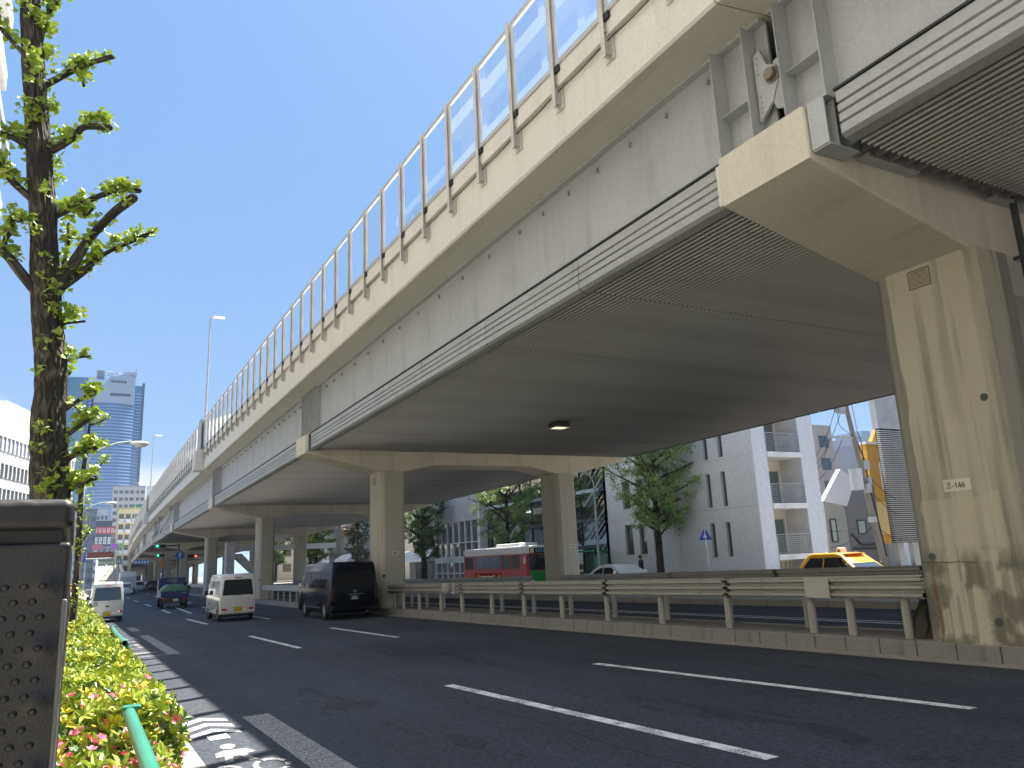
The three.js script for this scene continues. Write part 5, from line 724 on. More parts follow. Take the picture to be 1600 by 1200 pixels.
{ // grey gabled house, yellow house, louvred building and pole seen between apartment block and near pier
  const h = thing('gabled_house', P(38.7, 30, .2), 0, 'dark grey house with a steep pale gable roof beside the apartment block', 'house'), gc = S({ map: TX.conc, color: lin(.42, .44, .46), roughness: .85 });
  part(h, 'side_wall', ext([[0, 0], [2.75, 0], [2.75, 5.6], [1, 5.3], [0, 3.85]], .3).translate(0, 0, -.3), flat(.14, .14, .145, .85)); part(h, 'front_wall', ext([[-1.8, 0], [-.01, 0], [-.01, 3.85], [-1.8, 4.15]], .25).translate(0, 0, -.3), gc);
  part(h, 'roof', ext([[-1.9, 4.2], [.05, 3.9], [1.05, 5.4], [-.1, 6.05]], .3).translate(0, 0, -.25), flat(.50, .50, .54, .6)); part(h, 'rear_block', bb(-1.8, 2.75, 0, 3.8, -3, -.35), gc);
  for (const [a, b, c, d] of [[-1.55, -1.05, 1.9, 3.2], [.75, 1.5, 2.3, 3.1]]) { const w = part(h, 'window', [bb(a, b, c, c + .06, 0, .05), bb(a, b, d - .06, d, 0, .05), bb(a, a + .06, c + .06, d - .06, 0, .05), bb(b - .06, b, c + .06, d - .06, 0, .05)], M.trimB); part(w, 'pane', bb(a + .06, b - .06, c + .06, d - .06, .005, .02), flat(.3, .34, .33, .1)); }
  part(h, 'wall_pipe', [tube([[.1, 2.3, .06], [.4, 2.1, .06], [.8, 1.75, .06], [2.6, 1.75, .06]], .05), tube([[.1, 1.5, .06], [2.6, 1.45, .06]], .04)], M.dark); part(h, 'roof_terrace', [bb(-2.2, 1.4, 5.6, 5.9, -9, -4)], gc);
  const L = leafCloud(); for (let i = 0; i < 700; i++) addLeaf(L, new THREE.Vector3(rr(-2.2, 1.2), 5.9 + rr(0, 1.3) * rnd(), rr(-8, -4)), rdir(), rdir(1), .17, .13, [.12 + .1 * rnd(), .16 + .08 * rnd(), .03], false); leafMesh(h, 'roof_plants', L, M.leafFar);
  const y = thing('yellow_house', P(45.4, 33, .2), 0, 'mustard yellow house behind the utility pole', 'house'), ym = S({ color: lin(.62, .36, .07), map: TX.plain, roughness: .85 }); part(y, 'front_wall', [bb(0, 6, 4.4, 8.2, -.6, 0), bb(.2, 6, 0, 2.3, -.6, -.1)], ym); part(y, 'band', bb(-.05, 6, 2.3, 4.4, -.65, .05), flat(.66, .52, .26, .8)); part(y, 'cornice', bb(-.15, 6, 8.2, 8.36, -.7, .15), M.white); part(y, 'gable', ext([[.9, 8.36], [6, 8.36], [6, 11.6], [3.4, 11.6]], .3).translate(0, 0, -.5), ym);
  const w = part(y, 'window', bb(1.05, 1.9, 5.2, 7.0, 0, .06), M.white); part(w, 'pane', bb(1.15, 1.8, 5.3, 6.9, .06, .07), flat(.45, .48, .47, .2));
  const b = thing('louvred_building', P(43.2, 29.0, .2), 0, 'grey building with fine horizontal louvres beside the nearest pier', 'building'); part(b, 'wall', bb(-1.9, 8, 8.4, 16, -.4, .0), S({ color: lin(.36, .37, .38), map: TX.plain, roughness: .7 })); part(b, 'backing', bb(-1.75, 8, 1.7, 8.4, -.35, -.25), M.trimB); for (let k = 0; k < 56; k++) part(b, 'louvre', bb(-1.9, 5, 1.75 + k * .118, 1.80 + k * .118, -.2, .0), M.alu); part(b, 'ground_storey', [bb(-1.2, -.8, 0, 1.7, -.4, 0), bb(.2, 5, 0, 1.7, -.4, 0)], M.white); part(b, 'inner_wall', bb(-1.8, 6, 0, 1.7, -1.0, -.6), flat(.25, .25, .25, .8));
}
{ // leaning utility pole with transformer and wires
  const base = P(38.7, 28, .2), p = thing('utility_pole', base, 0, 'leaning concrete utility pole with transformer can and cross arms', 'utility pole'), pc = S({ map: TX.kerb, color: lin(.9, .88, .85), roughness: .9 }); const at = y => [-.15 * y, y, 0], X = y => -.15 * y;
  part(p, 'pole', rod(at(0), at(9.6), .19, .12, 16), pc); part(p, 'transformer', [cyl(.34, .34, 1.15, X(5.2) - .62, 5.2, 0, 20), bx(.4, .1, .2, X(5.2) - .3, 5.4, 0)], flat(.45, .48, .5, .4)); part(p, 'clamp', [cyl(.2, .2, .5, X(4.7) - .1, 4.7, .2), bx(.5, .5, .4, X(6.0) + .3, 6, 0), bx(.35, .3, .3, X(3.0) - .35, 3.0, .2), bx(.3, .4, .3, X(5.6) + .25, 5.1, .1)], M.galv);
  for (const [y, w] of [[9.35, 1.6], [8.9, 1.1], [7.5, 2.6]]) part(p, 'cross_arm', bx(w, .1, .1, X(y) - w * .35, y, 0), M.galv); part(p, 'switch_box', [bx(.5, .3, .4, X(9.1) - .6, 9.1, 0)], M.galv); part(p, 'cap', rb(.26, .3, .26, .04, X(9.7), 9.7, 0), M.galv);
  part(p, 'cable_bundle', [tube([at(8), [X(7) + .15, 7, .1], [X(6.2) + .25, 6.2, .15], [X(5) + .12, 5, .16], [X(3.5) + .15, 3.5, .16], [X(1) + .15, 1, .16]], .04), tube([[X(9) - .8, 9, 0], [X(8) - .95, 8.2, 0], [X(8) - .1, 7.6, .1]], .015), tube([[X(8) + .3, 7.9, .1], [X(7) + .4, 7.2, .1], [X(6) + .15, 6.2, .1]], .02)], M.rubber);
  for (const [a, b] of [[[X(9.2) - .9, 9.2, 0], [-2.85, 6.6, -1.3]], [[X(9) - .5, 9.0, 0], [-2.85, 6.2, -1.3]], [[X(7.5) - 2, 7.5, 0], [-2.85, 5.9, -1.3]], [[X(7.4) - 1, 7.4, 0], [-2.85, 5.3, -1.3]], [[X(3.2), 3.2, .1], [-2.2, 2.5, -1.7]], [[X(2.8), 2.8, .1], [-2.2, 1.6, -1.7]], [[X(6), 6, 0], [3.2, 4.2, -1]], [[X(5), 5, 0], [3.2, 3.3, -1]], [[X(2.8), 2.8, 0], [3.2, 1.9, -1]]]) { const A = new THREE.Vector3(...a), B = new THREE.Vector3(...b), pts = [0, .25, .5, .75, 1].map(t => A.clone().lerp(B, t).add(new THREE.Vector3(0, -.25 * (1 - (2 * t - 1) ** 2), 0))); part(p, 'wire', tube(pts, .016, 5, 12), M.rubber); }
  const f = thing('apartment_building', P(76, 62, .2), 0, 'distant brownish block seen left of the utility pole', 'building'); part(f, 'wall', bb(0, 3.2, 0, 16, -8, 0), flat(.35, .3, .27, .8)); for (let k = 0; k < 4; k++) part(f, 'window', bb(.8, 2.4, 5.2 + k * 2.7, 6.6 + k * 2.7, 0, .05), M.glass);
  const g = thing('office_building', P(81.5, 60, .2), 0, 'distant bluish building with rooftop plant behind the utility pole', 'building'); part(g, 'wall', bb(0, 8, 0, 13.2, -10, 0), flat(.22, .27, .36, .7)); part(g, 'roof_plant', [bb(1, 3, 13.2, 14.6, -6, -1), bb(3.5, 5, 13.2, 15.6, -6, -2), bb(5.5, 7.5, 13.2, 14.5, -5, -1)], flat(.3, .36, .45, .7)); part(g, 'mast', [rod([4, 15, -3], [3.5, 20, -3], .08)], M.galv);
  const c = thing('warehouse', P(60, 10, .1), 0, 'pale low building hidden behind the nearest pier', 'building'); part(c, 'wall', bb(-8, 12, 0, 9, -14, 0), flat(.5, .5, .48, .8)); part(c, 'roof', bb(-8.3, 12.3, 9, 9.4, -14.3, .3), flat(.4, .4, .4, .8)); 
}
{ // pedestrian by the slotted fence (one continuous body)
  const base = P(30.3, 38.6, .22), p = thing('person', base, .6, 'person in dark clothes standing by the white slotted fence', 'person');
  const bones = [[[0, .95, 0], [0, 1.38, 0], .145, .16], [[0, 1.38, 0], [0, 1.52, 0], .07, .06], [[0, 1.6, .01], [0, 1.68, .01], .085, .095], [[-.16, 1.38, 0], [.16, 1.38, 0], .07, .07], [[-.18, 1.38, 0], [-.24, 1.1, .0], .055, .045], [[-.24, 1.1, 0], [-.2, .88, .1], .04, .032], [[.18, 1.38, 0], [.24, 1.1, 0], .055, .045], [[.24, 1.1, 0], [.2, .88, .1], .04, .032], [[-.09, .92, 0], [-.10, .5, .02], .095, .065], [[-.10, .5, .02], [-.10, .08, 0], .06, .045], [[.09, .92, 0], [.11, .5, .02], .095, .065], [[.11, .5, .02], [.11, .08, 0], .06, .045], [[-.10, .05, -.03], [-.10, .04, .14], .045, .035], [[.11, .05, -.03], [.11, .04, .14], .045, .035]];
  const N = 64, mc = new MarchingCubes(N, new THREE.MeshStandardMaterial(), false, false, 60000), sx = 1.9; mc.isolation = 0;
  for (let k = 0; k < N; k++) for (let j = 0; j < N; j++) for (let i = 0; i < N; i++) { const x = (i / N - .5) * sx, y = (j / N) * sx - .04, z = (k / N - .5) * sx; let d = 9; for (const [a, b, r0, r1] of bones) { const bax = b[0] - a[0], bay = b[1] - a[1], baz = b[2] - a[2], t = Math.max(0, Math.min(1, ((x - a[0]) * bax + (y - a[1]) * bay + (z - a[2]) * baz) / (bax * bax + bay * bay + baz * baz))); const q = Math.hypot(x - a[0] - bax * t, y - a[1] - bay * t, z - a[2] - baz * t) - (r0 + (r1 - r0) * t), h = Math.max(.03 - Math.abs(d - q), 0) / .03; d = Math.min(d, q) - h * h * .03 * .25; } mc.field[k * N * N + j * N + i] = -d; }
  mc.update(); const cnt = mc.count ?? mc.geometry.drawRange.count, pos = mc.positionArray.slice(0, cnt * 3), col = new Float32Array(cnt * 3);
  for (let i = 0; i < cnt; i++) { const x = pos[i * 3], y = pos[i * 3 + 1], z = pos[i * 3 + 2]; pos[i * 3] = x * sx / 2; pos[i * 3 + 1] = (y + 1) * sx / 2 - .04; pos[i * 3 + 2] = z * sx / 2; const Y = pos[i * 3 + 1], c = Y > 1.5 ? [.42, .28, .2] : Y > .9 ? [.05, .055, .09] : Y > .1 ? [.03, .03, .04] : [.02, .02, .02]; col.set(c, i * 3); }
  const g = new THREE.BufferGeometry(); g.setAttribute('position', new THREE.BufferAttribute(pos, 3)); g.setAttribute('color', new THREE.BufferAttribute(col, 3)); g.computeVertexNormals();
  part(p, 'body', g, S({ vertexColors: true, roughness: .85 }), { keepUV: true }); part(p, 'hair', new THREE.SphereGeometry(.108, 16, 12, 0, 6.3, 0, 1.9).scale(1, 1.1, 1.08).translate(0, 1.665, -.015), flat(.012, .01, .01, .8));
}
{ // bundled bag at the foot of the nearest pier
  const t = [], n = 24, rows = [[.30, 0], [.31, .06], [.26, .2], [.19, .36], [.10, .5], [.085, .56], [.10, .62], [.07, .69], [0, .71]].map(p => new THREE.Vector2(...p)); const g = new THREE.LatheGeometry(rows, n); const p = g.attributes.position; for (let i = 0; i < p.count; i++) { const k = 1 + .16 * (fbm(p.getX(i) + .5, p.getY(i) + p.getZ(i), 4, 3) - .5) * 2; p.setX(i, p.getX(i) * k * .95); p.setZ(i, p.getZ(i) * k); }
  const b = thing('covered_bundle', P(11.75, 7.9, .33), 0, 'brown and black bundled bag slumped behind the foot of the nearest pier', 'bag'); part(b, 'sack', toCreasedNormals(g.toNonIndexed(), 1), flat(.05, .042, .03, .9)); part(b, 'strap', tube([[-.12, .5, .12], [-.2, .36, .1], [-.24, .2, .14], [-.27, .05, .1]], .018), M.rubber);
}
// ------------------------------------------------------------ left-hand street side: sunlit frontages facing the expressway
function frontage(name, u, s0, s1, H, fl, wallM, label, o = {}) { // facade plane at u facing +x (towards the road)
  const base = P(u, s0, .15), b = thing(name, base, 0, label, 'building', 'frontages along the left pavement'), L = s1 - s0, D = o.D || 14;
  part(b, 'wall', [bb(-D, -.3, 0, H, -L, 0)], wallM); part(b, 'parapet', bb(-D - .1, .15, H, H + .6, -L - .15, .15), wallM);
  const n = Math.floor((H - 4) / fl), w = o.bay || 3.4, m = Math.floor((L - 1) / w);
  part(b, 'shopfront', bb(-.3, -.2, .3, 3.3, -L + .5, -.5), M.glass);
  for (let k = 0; k <= n; k++) { const y = 3.6 + k * fl; part(b, 'floor_band', bb(-.3, o.slab || .12, y - .35, y + .55, -L - (o.slab || 0) * .5, (o.slab || 0) * .5), o.bandM || wallM); }
  for (let k = 0; k < n; k++) for (let j = 0; j < m; j++) { const y = 3.6 + k * fl + .55, z = -.6 - j * w; const wn = part(b, 'window', bb(-.24, -.2, y + .05, y + fl - 1.0, -(.6 + j * w) - w + .7, z), M.galv); part(wn, 'pane', bb(-.2, -.18, y + .12, y + fl - 1.07, -(.6 + j * w) - w + .77, z - .07), M.winGlass); }
  for (let j = 0; j <= m; j++) part(b, 'pier', bb(-.3, 0, 0, H, -.6 - j * w - .0, -.6 - j * w + .55), wallM);
}
const beige = S({ color: lin(.74, .725, .69), map: TX.plain, roughness: .8 }), pale = S({ color: lin(.78, .77, .74), map: TX.plain, roughness: .8 });
frontage('office_building', -5.2, -62, -30, 24, 3.4, pale, 'pale office frontage far behind the camera on the left'); frontage('office_building', -5.2, -29, 2, 27, 3.3, beige, 'beige office frontage beside and behind the camera');
frontage('office_building', -5.2, 3, 18, 30, 3.4, pale, 'pale office frontage left of the ginkgo, outside the view'); frontage('apartment_building', -5.0, 19, 40.2, 46, 3.1, S({ color: lin(.62, .61, .60), map: TX.plain, roughness: .8 }), 'tall light grey building with projecting floor slabs at the top left corner', { slab: .55 });
frontage('office_building', -5.3, 41.5, 51.3, 27, 3.3, S({ color: lin(.32, .38, .45), map: TX.plain, roughness: .5 }), 'bluish grey block peeking in at the left edge beside the trunk');
{ // banded office with white upper block behind the trunk, turned to follow the bend
  const b = thing('office_building', P(-12.6, 148, .1), -18 * D2R, 'grey office with dark window bands and white upper block behind the trunk', 'building'), gw = S({ color: lin(.50, .50, .50), map: TX.plain, roughness: .75 }), L = 33, L0 = -8;
  part(b, 'wall', bb(-16, -.4, 0, 27.4, -L, -L0), gw); part(b, 'upper_block', bb(-16, -3, 27.4, 31.5, -26, -L0), pale); part(b, 'upper_block', bb(-16, -6, 31.5, 34.5, -L, -14), pale);
  for (const y of [3, 7, 11, 15, 19, 23.3]) { part(b, 'window_band', bb(-.4, -.3, y, y + 2.2, -L + .3, -L0), y > 22 ? flat(.30, .34, .38, .3) : M.winGlass); part(b, 'spandrel', bb(-.4, -.1, y + 2.3, y + 3.6, -L, -L0), gw); for (let k = 0; k < 26; k++) part(b, 'fin', bb(-.32, -.08, y, y + 2.25, -L + .6 + k * 1.55, -L + .95 + k * 1.55), gw); }
}
for (const [s, u, w, h, l, c] of [[150, -20, 14, 14, 'low pale block at the far left side street', [.55, .53, .5]]]) { const q = thing('office_building', P(u, s, .1), 0, l, 'building'); part(q, 'wall', bb(0, 8, 0, h, -w, 0), flat(...c, .8)); part(q, 'roof', bb(-.2, 8.2, h, h + .4, -w, .2), flat(...c, .8)); for (let y = 2; y < h - 2; y += 3.2) for (let x = .8; x < 7; x += 2.2) part(q, 'window', bb(x, x + 1.4, y, y + 1.6, 0, .05), M.glass); }
// ---- distant glass tower
{
  const K = 1000, base = new THREE.Vector3(14, -8, -K), t = thing('skyscraper', base, 0, 'tall pale blue glass skyscraper with a curved front in the distance', 'skyscraper');
  const gl = PH({ color: lin(.10, .23, .47), roughness: .16, metalness: .25, clearcoat: .6 }), gl2 = PH({ color: lin(.13, .24, .34), roughness: .1, metalness: .3, clearcoat: .8 }), bd = flat(.26, .39, .60, .5), dk = flat(.10, .13, .18, .4);
  const arc = []; for (let i = 0; i <= 16; i++) { const a = i / 16; arc.push([-13 + 48 * a, 6 + 9 * Math.sin(Math.PI * a)]); } // local x, towards camera +z
  const foot = [...arc, [35, -30], [-13, -30]];
  part(t, 'front_volume', ext(foot.map(([x, z]) => [x, -z]), 226).rotateX(-Math.PI / 2), gl);
  part(t, 'left_wing', ext([[-48, 24], [-14.5, 24], [-14.5, 0], [-48, 8]].map(([x, z]) => [x, z - 8]), 236).rotateX(-Math.PI / 2), gl2); part(t, 'recess', bb(-14.4, -13.1, 0, 215, -20, 3), dk);
  part(t, 'right_edge', [bb(35.1, 43, 0, 231, -30, 0)], gl2); part(t, 'right_fin', bb(43.1, 45.5, 0, 234, -32, 2), dk);
  for (let k = 0; k < 56; k++) { const y = 14 + k * 3.75; if (y > 222) break; const seg = []; for (let i = 0; i < 16; i++) { const [x0, z0] = arc[i], [x1, z1] = arc[i + 1]; seg.push(ext([[x0, -z0], [x1, -z1], [x1, -z1 - .7], [x0, -z0 - .7]], 1.35).rotateX(-Math.PI / 2).translate(0, y, 0)); } part(t, 'floor_band', seg, bd); }
  for (let k = 0; k < 58; k++) part(t, 'wing_band', bb(-48, -14.6, 10 + k * 3.9, 10.5 + k * 3.9, .2, .5), flat(.34, .42, .5, .5)); for (let k = 0; k < 56; k++) part(t, 'edge_band', bb(35.1, 43, 14 + k * 3.75, 15.2 + k * 3.75, 0, .6), bd);
  const ml = []; for (let i = 0; i <= 46; i++) { const a = i / 46, x = -13 + 48 * a, z = 6 + 9 * Math.sin(Math.PI * a); ml.push(bb(x - .22, x + .22, 12, 205, z, z + .5)); } part(t, 'mullions', ml, flat(.20, .32, .52, .5), { kind: 'stuff' });
  const lw = []; for (let i = 0; i < 14; i++) lw.push(bb(-47 + i * 2.4, -46.7 + i * 2.4, 0, 232, .2, .7)); part(t, 'wing_mullions', lw, flat(.3, .38, .46, .5), { kind: 'stuff' });
  part(t, 'crown', [ext([[-8, 206], [34.5, 206], [34.5, 238], [8, 238]], 12).translate(0, 0, 4)], flat(.40, .47, .56, .5)); for (let k = 0; k < 5; k++) part(t, 'porthole', new THREE.CylinderGeometry(1.5, 1.5, .6, 14).rotateX(Math.PI / 2).translate(10 + k * 3.4, 231, 16.4), flat(.14, .16, .2, .5)); part(t, 'crown_slot', bb(9, 30, 214, 217, 16, 16.4), dk);
  part(t, 'roof_frame', [rod([-4, 238, 0], [16, 246, 0], .5), rod([2, 246, 0], [36, 242, 0], .6), rod([16, 240, 0], [30, 247, 0], .5), bb(22, 36, 243, 245, -8, 8), bb(-6, 2, 236, 246, -6, 4), rod([34, 245, 0], [36, 252, 0], .5)], flat(.30, .31, .36, .6)); part(t, 'wing_top', [bb(-48, -14, 236, 237, -16, 1), ...[...Array(16)].map((_, k) => bb(-14 + k * 1.2, -13.5 + k * 1.2, 226, 238, 3, 4))], flat(.5, .5, .54, .6));
}
// ---- mid-distance city below the tower
const city = [[300, 1.5, 4, 26, [.14, .17, .22], 'dark slate tower block left of the billboard', 5], [320, 6.8, 6, 18.5, [.30, .30, .34], 'grey block with a red billboard on its roof', 4], [290, 11.6, 8, 25.5, [.62, .55, .30], 'sand yellow apartment block with white balconies', 4], [420, 14, 14, 46, [.52, .47, .42], 'beige stepped office with dark louvre windows under the tower', 6], [430, 30, 12, 47, [.66, .66, .66], 'white office with blue glass right under the tower', 4], [360, -8, 9, 30, [.35, .38, .42], 'grey block at the foot of the tower on the left', 5], [400, 4, 8, 34, [.45, .46, .5], 'pale slab block in front of the tower', 5], [260, -7, 6, 12, [.5, .48, .44], 'low cream building past the left ramp', 3]];
for (const [s, u, w, h, c, l, nw] of city) { const q = thing('office_building', new THREE.Vector3(u, -2, -s), 0, l, 'building', 'far buildings below the skyscraper'); part(q, 'wall', bb(0, w, 0, h, -10, 0), flat(...c, .8)); part(q, 'roof', bb(-.15, w + .15, h, h + .6, -10, .2), flat(...c.map(v => v * .7), .8)); const p = w / nw; for (let y = 2; y < h - 2.5; y += 3.4) for (let k = 0; k < nw; k++) { const wn = part(q, 'window', bb(k * p + p * .15, k * p + p * .85, y, y + 1.6, 0, .08), s === 290 ? flat(.10, .07, .06, .4) : M.winGlass); if (s === 290) part(q, 'balcony', bb(k * p + p * .1, k * p + p * .9, y - 1.2, y - .1, 0, .9), M.white); } }
const signMat = (bg, fg, n, sd, w = 256, h = 128) => S({ map: scribble(w, h, bg, fg, n, sd), roughness: .5 });
{ // billboards
  const b = (x, y, s, w, h, m, l) => { const t = thing('billboard', new THREE.Vector3(x, y, -s), 0, l, 'billboard'); part(t, 'panel', bb(-w / 2, w / 2, 0, h, -.3, 0), M.galv); part(t, 'print', new THREE.PlaneGeometry(w, h).translate(0, h / 2, .02), m, { keepUV: true }); part(t, 'frame', [rod([-w / 3, -2, -.2], [-w / 3, h, -.2], .12), rod([w / 3, -2, -.2], [w / 3, h, -.2], .12)], M.galv); };
  b(8.6, 16.8, 318, 6.6, 2.6, signMat('#c03040', '#f4d8d8', 5, 3), 'red billboard with white lettering on a far roof'); b(8.2, 12.4, 316, 5.4, 4.2, signMat('#4a5668', '#e4e8ec', 4, 9, 256, 256), 'grey and white billboard below the red one'); b(8.2, 19.8, 330, 6.4, 2.6, flat(.04, .045, .06, .5), 'dark blank billboard above the red one'); b(18.2, 19, 300, 4.2, 7, signMat('#1f6b52', '#dfeee6', 3, 4, 128, 256), 'tall green billboard beside the distant expressway'); b(5.2, 9.3, 250, 2.6, 1.4, flat(.6, .16, .2, .5), 'small pink roof sign far down the street'); b(9.6, 9.5, 250, 1.6, 1.4, flat(.42, .06, .5, .5), 'small violet sign far down the street'); b(11.2, 9.6, 250, 1.4, 1.4, flat(.12, .4, .08, .5), 'small lime sign far down the street');
}
{ // on-ramp rising at the far left
  const r = thing('ramp', P(3.4, 132, 0), 0, 'sunlit concrete slip ramp climbing away at the far left', 'ramp'); r.userData.kind = undefined; delete r.userData.kind; const L = 75, cw = flat(.52, .49, .43, .85);
  const deck = (x0, x1, y0, y1, m, n) => { const t = []; const A = [x0, y0, 0], B = [x1, y0, 0], Cc = [x1 + 1.6, y1, -L], D = [x0 + 1.6, y1, -L]; for (const v of [A, B, Cc, A, Cc, D]) t.push(...v); return part(r, n, soup(t), m); };
  deck(-1.2, 3.0, .1, 5.6, S({ map: TX.kerb, color: lin(1.2, 1.2, 1.15) }), 'roadway'); const wall = (x, w, hh) => { const t = ext([[0, -.3], [0, .1 + hh], [L, 5.6 + hh], [L, -.3]], w); const p = t.attributes.position; for (let i = 0; i < p.count; i++) { const a = p.getX(i), y = p.getY(i), z = p.getZ(i); p.setXYZ(i, x + z + a / L * 1.6, y, -a); } t.computeVertexNormals(); return part(r, 'side_wall', t, cw); }; wall(-1.5, .3, .95); wall(3.0, .3, .95);
  for (let k = 1; k < 6; k++) part(r, 'expansion_joint', bb(-1.1 + k * .26, 2.9 + k * .26, .1 + k * .92 + .02, .1 + k * .92 + .06, -L * k / 6 - .2, -L * k / 6 + .2), flat(.25, .24, .22, .8));
}
{ // signs over the far road
  const sg = (name, pos, w, h, mat, l, o = {}) => { const t = thing(name, pos, 0, l, 'sign', o.group); part(t, 'board', bb(-w / 2, w / 2, -h / 2, h / 2, -.12, 0), o.back || M.galv); part(t, 'print', new THREE.PlaneGeometry(w * .97, h * .94).translate(0, 0, .012), mat, { keepUV: true }); for (const [a, b, c, d] of o.poles || []) part(t, 'pole', rod([a, b, -.2], [c, d, -.2], .1), M.galv); return t; };
  sg('direction_sign', new THREE.Vector3(.75, 5.3, -120), 1.05, 3.2, S({ map: canvasTex(96, 256, (c, w, h) => { c.fillStyle = '#1243b4'; c.fillRect(0, 0, w, h); c.fillStyle = '#e6ecf6'; for (const [x, y, q] of [[18, 20, 44], [18, 52, 56], [14, 100, 66], [14, 128, 70], [26, 178, 36]]) for (let i = 0; i < q; i += 12) { c.fillRect(x + i, y, 9, 14); c.clearRect; } }), roughness: .5 }), 'tall narrow blue direction sign beside the left lamp post', { poles: [[-.7, -6.5, -.7, 1.7], [-.7, 0, 0, 0]] });
  sg('matrix_sign', new THREE.Vector3(3.6, 5.35, -146), 4.0, .95, S({ map: canvasTex(512, 96, (c, w, h) => { c.fillStyle = '#2a1010'; c.fillRect(0, 0, w, h); c.fillStyle = '#d8502c'; for (let i = 0; i < 14; i++) for (let j = 0; j < 5; j++) if ((i * 3 + j * 7) % 4) c.fillRect(14 + i * 35, 12 + j * 15, 24, 9); }), roughness: .6 }), 'orange message board above the far ramp', { poles: [[-2.1, -6.5, -2.1, .4], [2.1, -6.5, 2.1, .4], [-2.1, -.6, 2.1, -.6]] });
  for (const [x, l] of [[3.95, 'left of two green expressway signs above the ramp'], [5.3, 'right of two green expressway signs above the ramp']]) sg('direction_sign', new THREE.Vector3(x, 4.05, -147), 1.25, .95, signMat('#12623a', '#e8f2ea', 4, x * 10 | 0), l, { group: 'green expressway signs' });
  sg('road_sign', new THREE.Vector3(6.1, 4.1, -140), .7, .9, signMat('#54585e', '#e0e0e0', 1, 8, 64, 96), 'small grey square sign right of the green signs', { poles: [[0, -4.8, 0, .4]] });
  sg('direction_sign', PF(6.2, 104, 4.45).add(new THREE.Vector3(.5, 0, 0)), 1.7, .55, signMat('#1a5a8c', '#dfe8ee', 5, 12), 'wide blue sign hung under the expressway near the signals', {});
}
{ // traffic signals on a pole by the fifth pier
  const base = P(10.35, 100, .1), t = thing('traffic_signal', base, 0, 'horizontal traffic signal showing green on an arm by the fourth pier', 'traffic light'), hb = flat(.02, .022, .025, .5);
  part(t, 'pole', rod([0, 0, 0], [0, 5.8, 0], .1), M.trimB); part(t, 'arm', rod([0, 5.6, 0], [-2.4, 5.6, 0], .06), M.trimB);
  const head = (x, y, on) => { const h = part(t, 'signal_head', rb(1.15, .36, .3, .12, x, y, 0), hb); const cs = [[.0, .32, .16], [.5, .36, .02], [.5, .02, .02]]; for (let k = 0; k < 3; k++) { const lit = k === on; part(h, 'lens', new THREE.CylinderGeometry(.14, .14, .04, 20).rotateX(Math.PI / 2).translate(x - .36 + k * .36, y, .16), lit ? S({ color: lin(...cs[k]), emissive: on === 0 ? lin(.05, 1, .65) : lin(1, .15, .1), emissiveIntensity: .5 }) : flat(.03, .03, .03, .3)); part(h, 'visor', new THREE.CylinderGeometry(.17, .17, .2, 18, 1, true, 0, Math.PI).rotateZ(Math.PI / 2).rotateY(Math.PI / 2).translate(x - .36 + k * .36, y, .24), hb); } if (on === 0) { const L = new THREE.PointLight(lin(.1, 1, .65), .05, 12); L.position.set(x - .36, y, .35); h.add(L); } };
  head(-2.0, 5.6, 0); head(1.5, 4.3, 2);
  const t2 = thing('traffic_signal', P(10.6, 126, .1), 0, 'second green traffic signal farther on, lower in the view', 'traffic light'); part(t2, 'pole', rod([0, 0, 0], [0, 5.4, 0], .1), M.trimB); const h2 = part(t2, 'signal_head', rb(1.15, .36, .3, .12, -.4, 5.2, 0), hb); part(h2, 'lens', new THREE.CylinderGeometry(.14, .14, .04, 20).rotateX(Math.PI / 2).translate(-.76, 5.2, .16), S({ color: lin(0, .32, .16), emissive: lin(.05, 1, .65), emissiveIntensity: .5 })); { const L = new THREE.PointLight(lin(.1, 1, .65), .05, 12); L.position.set(-.76, 5.2, .35); h2.add(L); } part(t2, 'sign_box', bx(.5, 1.0, .2, 0, 3.9, .05), flat(.45, .24, .03, .6));
  const r = thing('road_sign', P(10.2, 97, .1), 0, 'round blue sign with a white up arrow under the signal arm', 'sign'); part(r, 'pole', rod([0, 0, 0], [0, 4.8, 0], .045), M.galv); const f = part(r, 'disc', new THREE.CylinderGeometry(.48, .48, .03, 28).rotateX(Math.PI / 2).translate(0, 4.4, .05), flat(.015, .10, .32, .4)); part(f, 'arrow', ext([[-.06, -.34], [.06, -.34], [.06, .1], [.18, .05], [0, .34], [-.18, .05], [-.06, .1]], .01).translate(0, 4.4, .07), flat(.65, .66, .68, .5));
}
{ // footbridge stair beyond the fourth pier
  const f = thing('footbridge_stair', P(16, 96, .1), 0, 'pale stair of a footbridge seen beyond the fourth pier', 'staircase'); part(f, 'flight', ext([[0, 0], [.9, 0], [-3.2, 4.3], [-4, 4.3], [-4, 3.9]], 1.2).translate(4, 0, -1.2), flat(.5, .51, .52, .7)); part(f, 'tower', bb(-.9, 0, 0, 5.6, -1.5, 0), M.white); part(f, 'deck', bb(0, 12, 4.6, 5.2, -1.8, 0), flat(.5, .51, .52, .7));
}
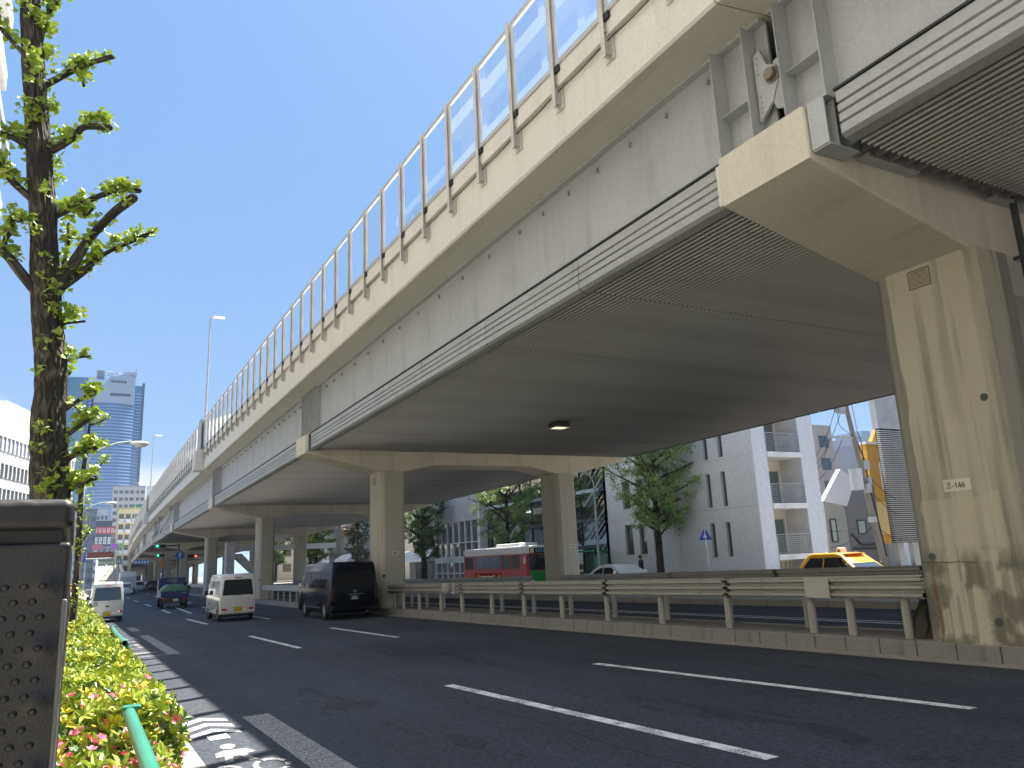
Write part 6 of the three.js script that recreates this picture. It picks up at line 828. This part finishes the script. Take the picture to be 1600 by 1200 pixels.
// ---- left pavement street lamps
for (const [s, l] of [[40, 'curved pale green street lamp rising beside the ginkgo'], [72, 'second curved street lamp farther along the left pavement']]) {
  const base = P(.06, s, .15), t = thing('street_lamp', base, 0, l, 'lamp post', 'street lamps on the left pavement'), m = flat(.40, .50, .47, .45);
  part(t, 'pole', [rod([0, 0, 0], [.05, 6.4, 0], .10, .075, 14), tube([[.05, 6.3, 0], [.12, 7.0, 0], [.4, 7.6, 0], [1.2, 8.05, 0], [1.9, 8.2, 0]], .05)], m);
  part(t, 'lamp_head', new THREE.SphereGeometry(.5, 20, 12).scale(.85, .22, .35).translate(2.25, 8.12, 0), flat(.62, .63, .6, .35)); part(t, 'diffuser', new THREE.SphereGeometry(.36, 18, 8, 0, 6.3, 1.57, 1.57).scale(.8, .42, .5).translate(2.3, 8.08, 0), flat(.55, .56, .54, .2));
}
{ const t = thing('utility_pole', P(.35, 88, .15), .0, 'bare leaning brown pole left of the blue sign', 'pole'); part(t, 'pole', rod([-.4, 0, 0], [.55, 8.2, 0], .12, .07), flat(.22, .17, .13, .9)); }
for (const [a, b, l] of [[[-.2, 6.5, -60], [14, 5.2, -100], 'thin overhead wire crossing in front of the far expressway']]) { const w = part(null, 'overhead_wire', tube([a, [(a[0] + b[0]) / 2, 5.5, -80], b], .012, 5, 20), M.rubber); tag(w, l, 'wire'); }
// ---- drain pipes on the far expressway flank
for (const [s, l] of [[86, 'drain pipe bracketed to the girder near the fourth pier'], [100, 'drain pipe bracketed to the girder past the fourth pier']]) { const base = PF(8.2, s, 8.9), t = thing('drain_pipe', base, 0, l, 'pipe', 'pipes on the expressway flank'); const v = (u, ss, h) => PF(u, ss, h).sub(base); part(t, 'pipe', tube([v(8.1, s, 9.3), v(8.1, s + .2, 9.0), v(8.15, s + 6, 8.2), v(8.1, s + 12, 7.5), v(8.1, s + 12.3, 6.8)], .09), M.galv); part(t, 'hopper', bx(.4, .5, .5, ...v(8.1, s, 9.25).toArray()), M.galv); }
scene.fog = new THREE.FogExp2(0xc4daf4, 0.00022);
scene.traverse(o => { if (o.isMesh) { o.castShadow = true; o.receiveShadow = true; } });
renderer.render(scene, camera);
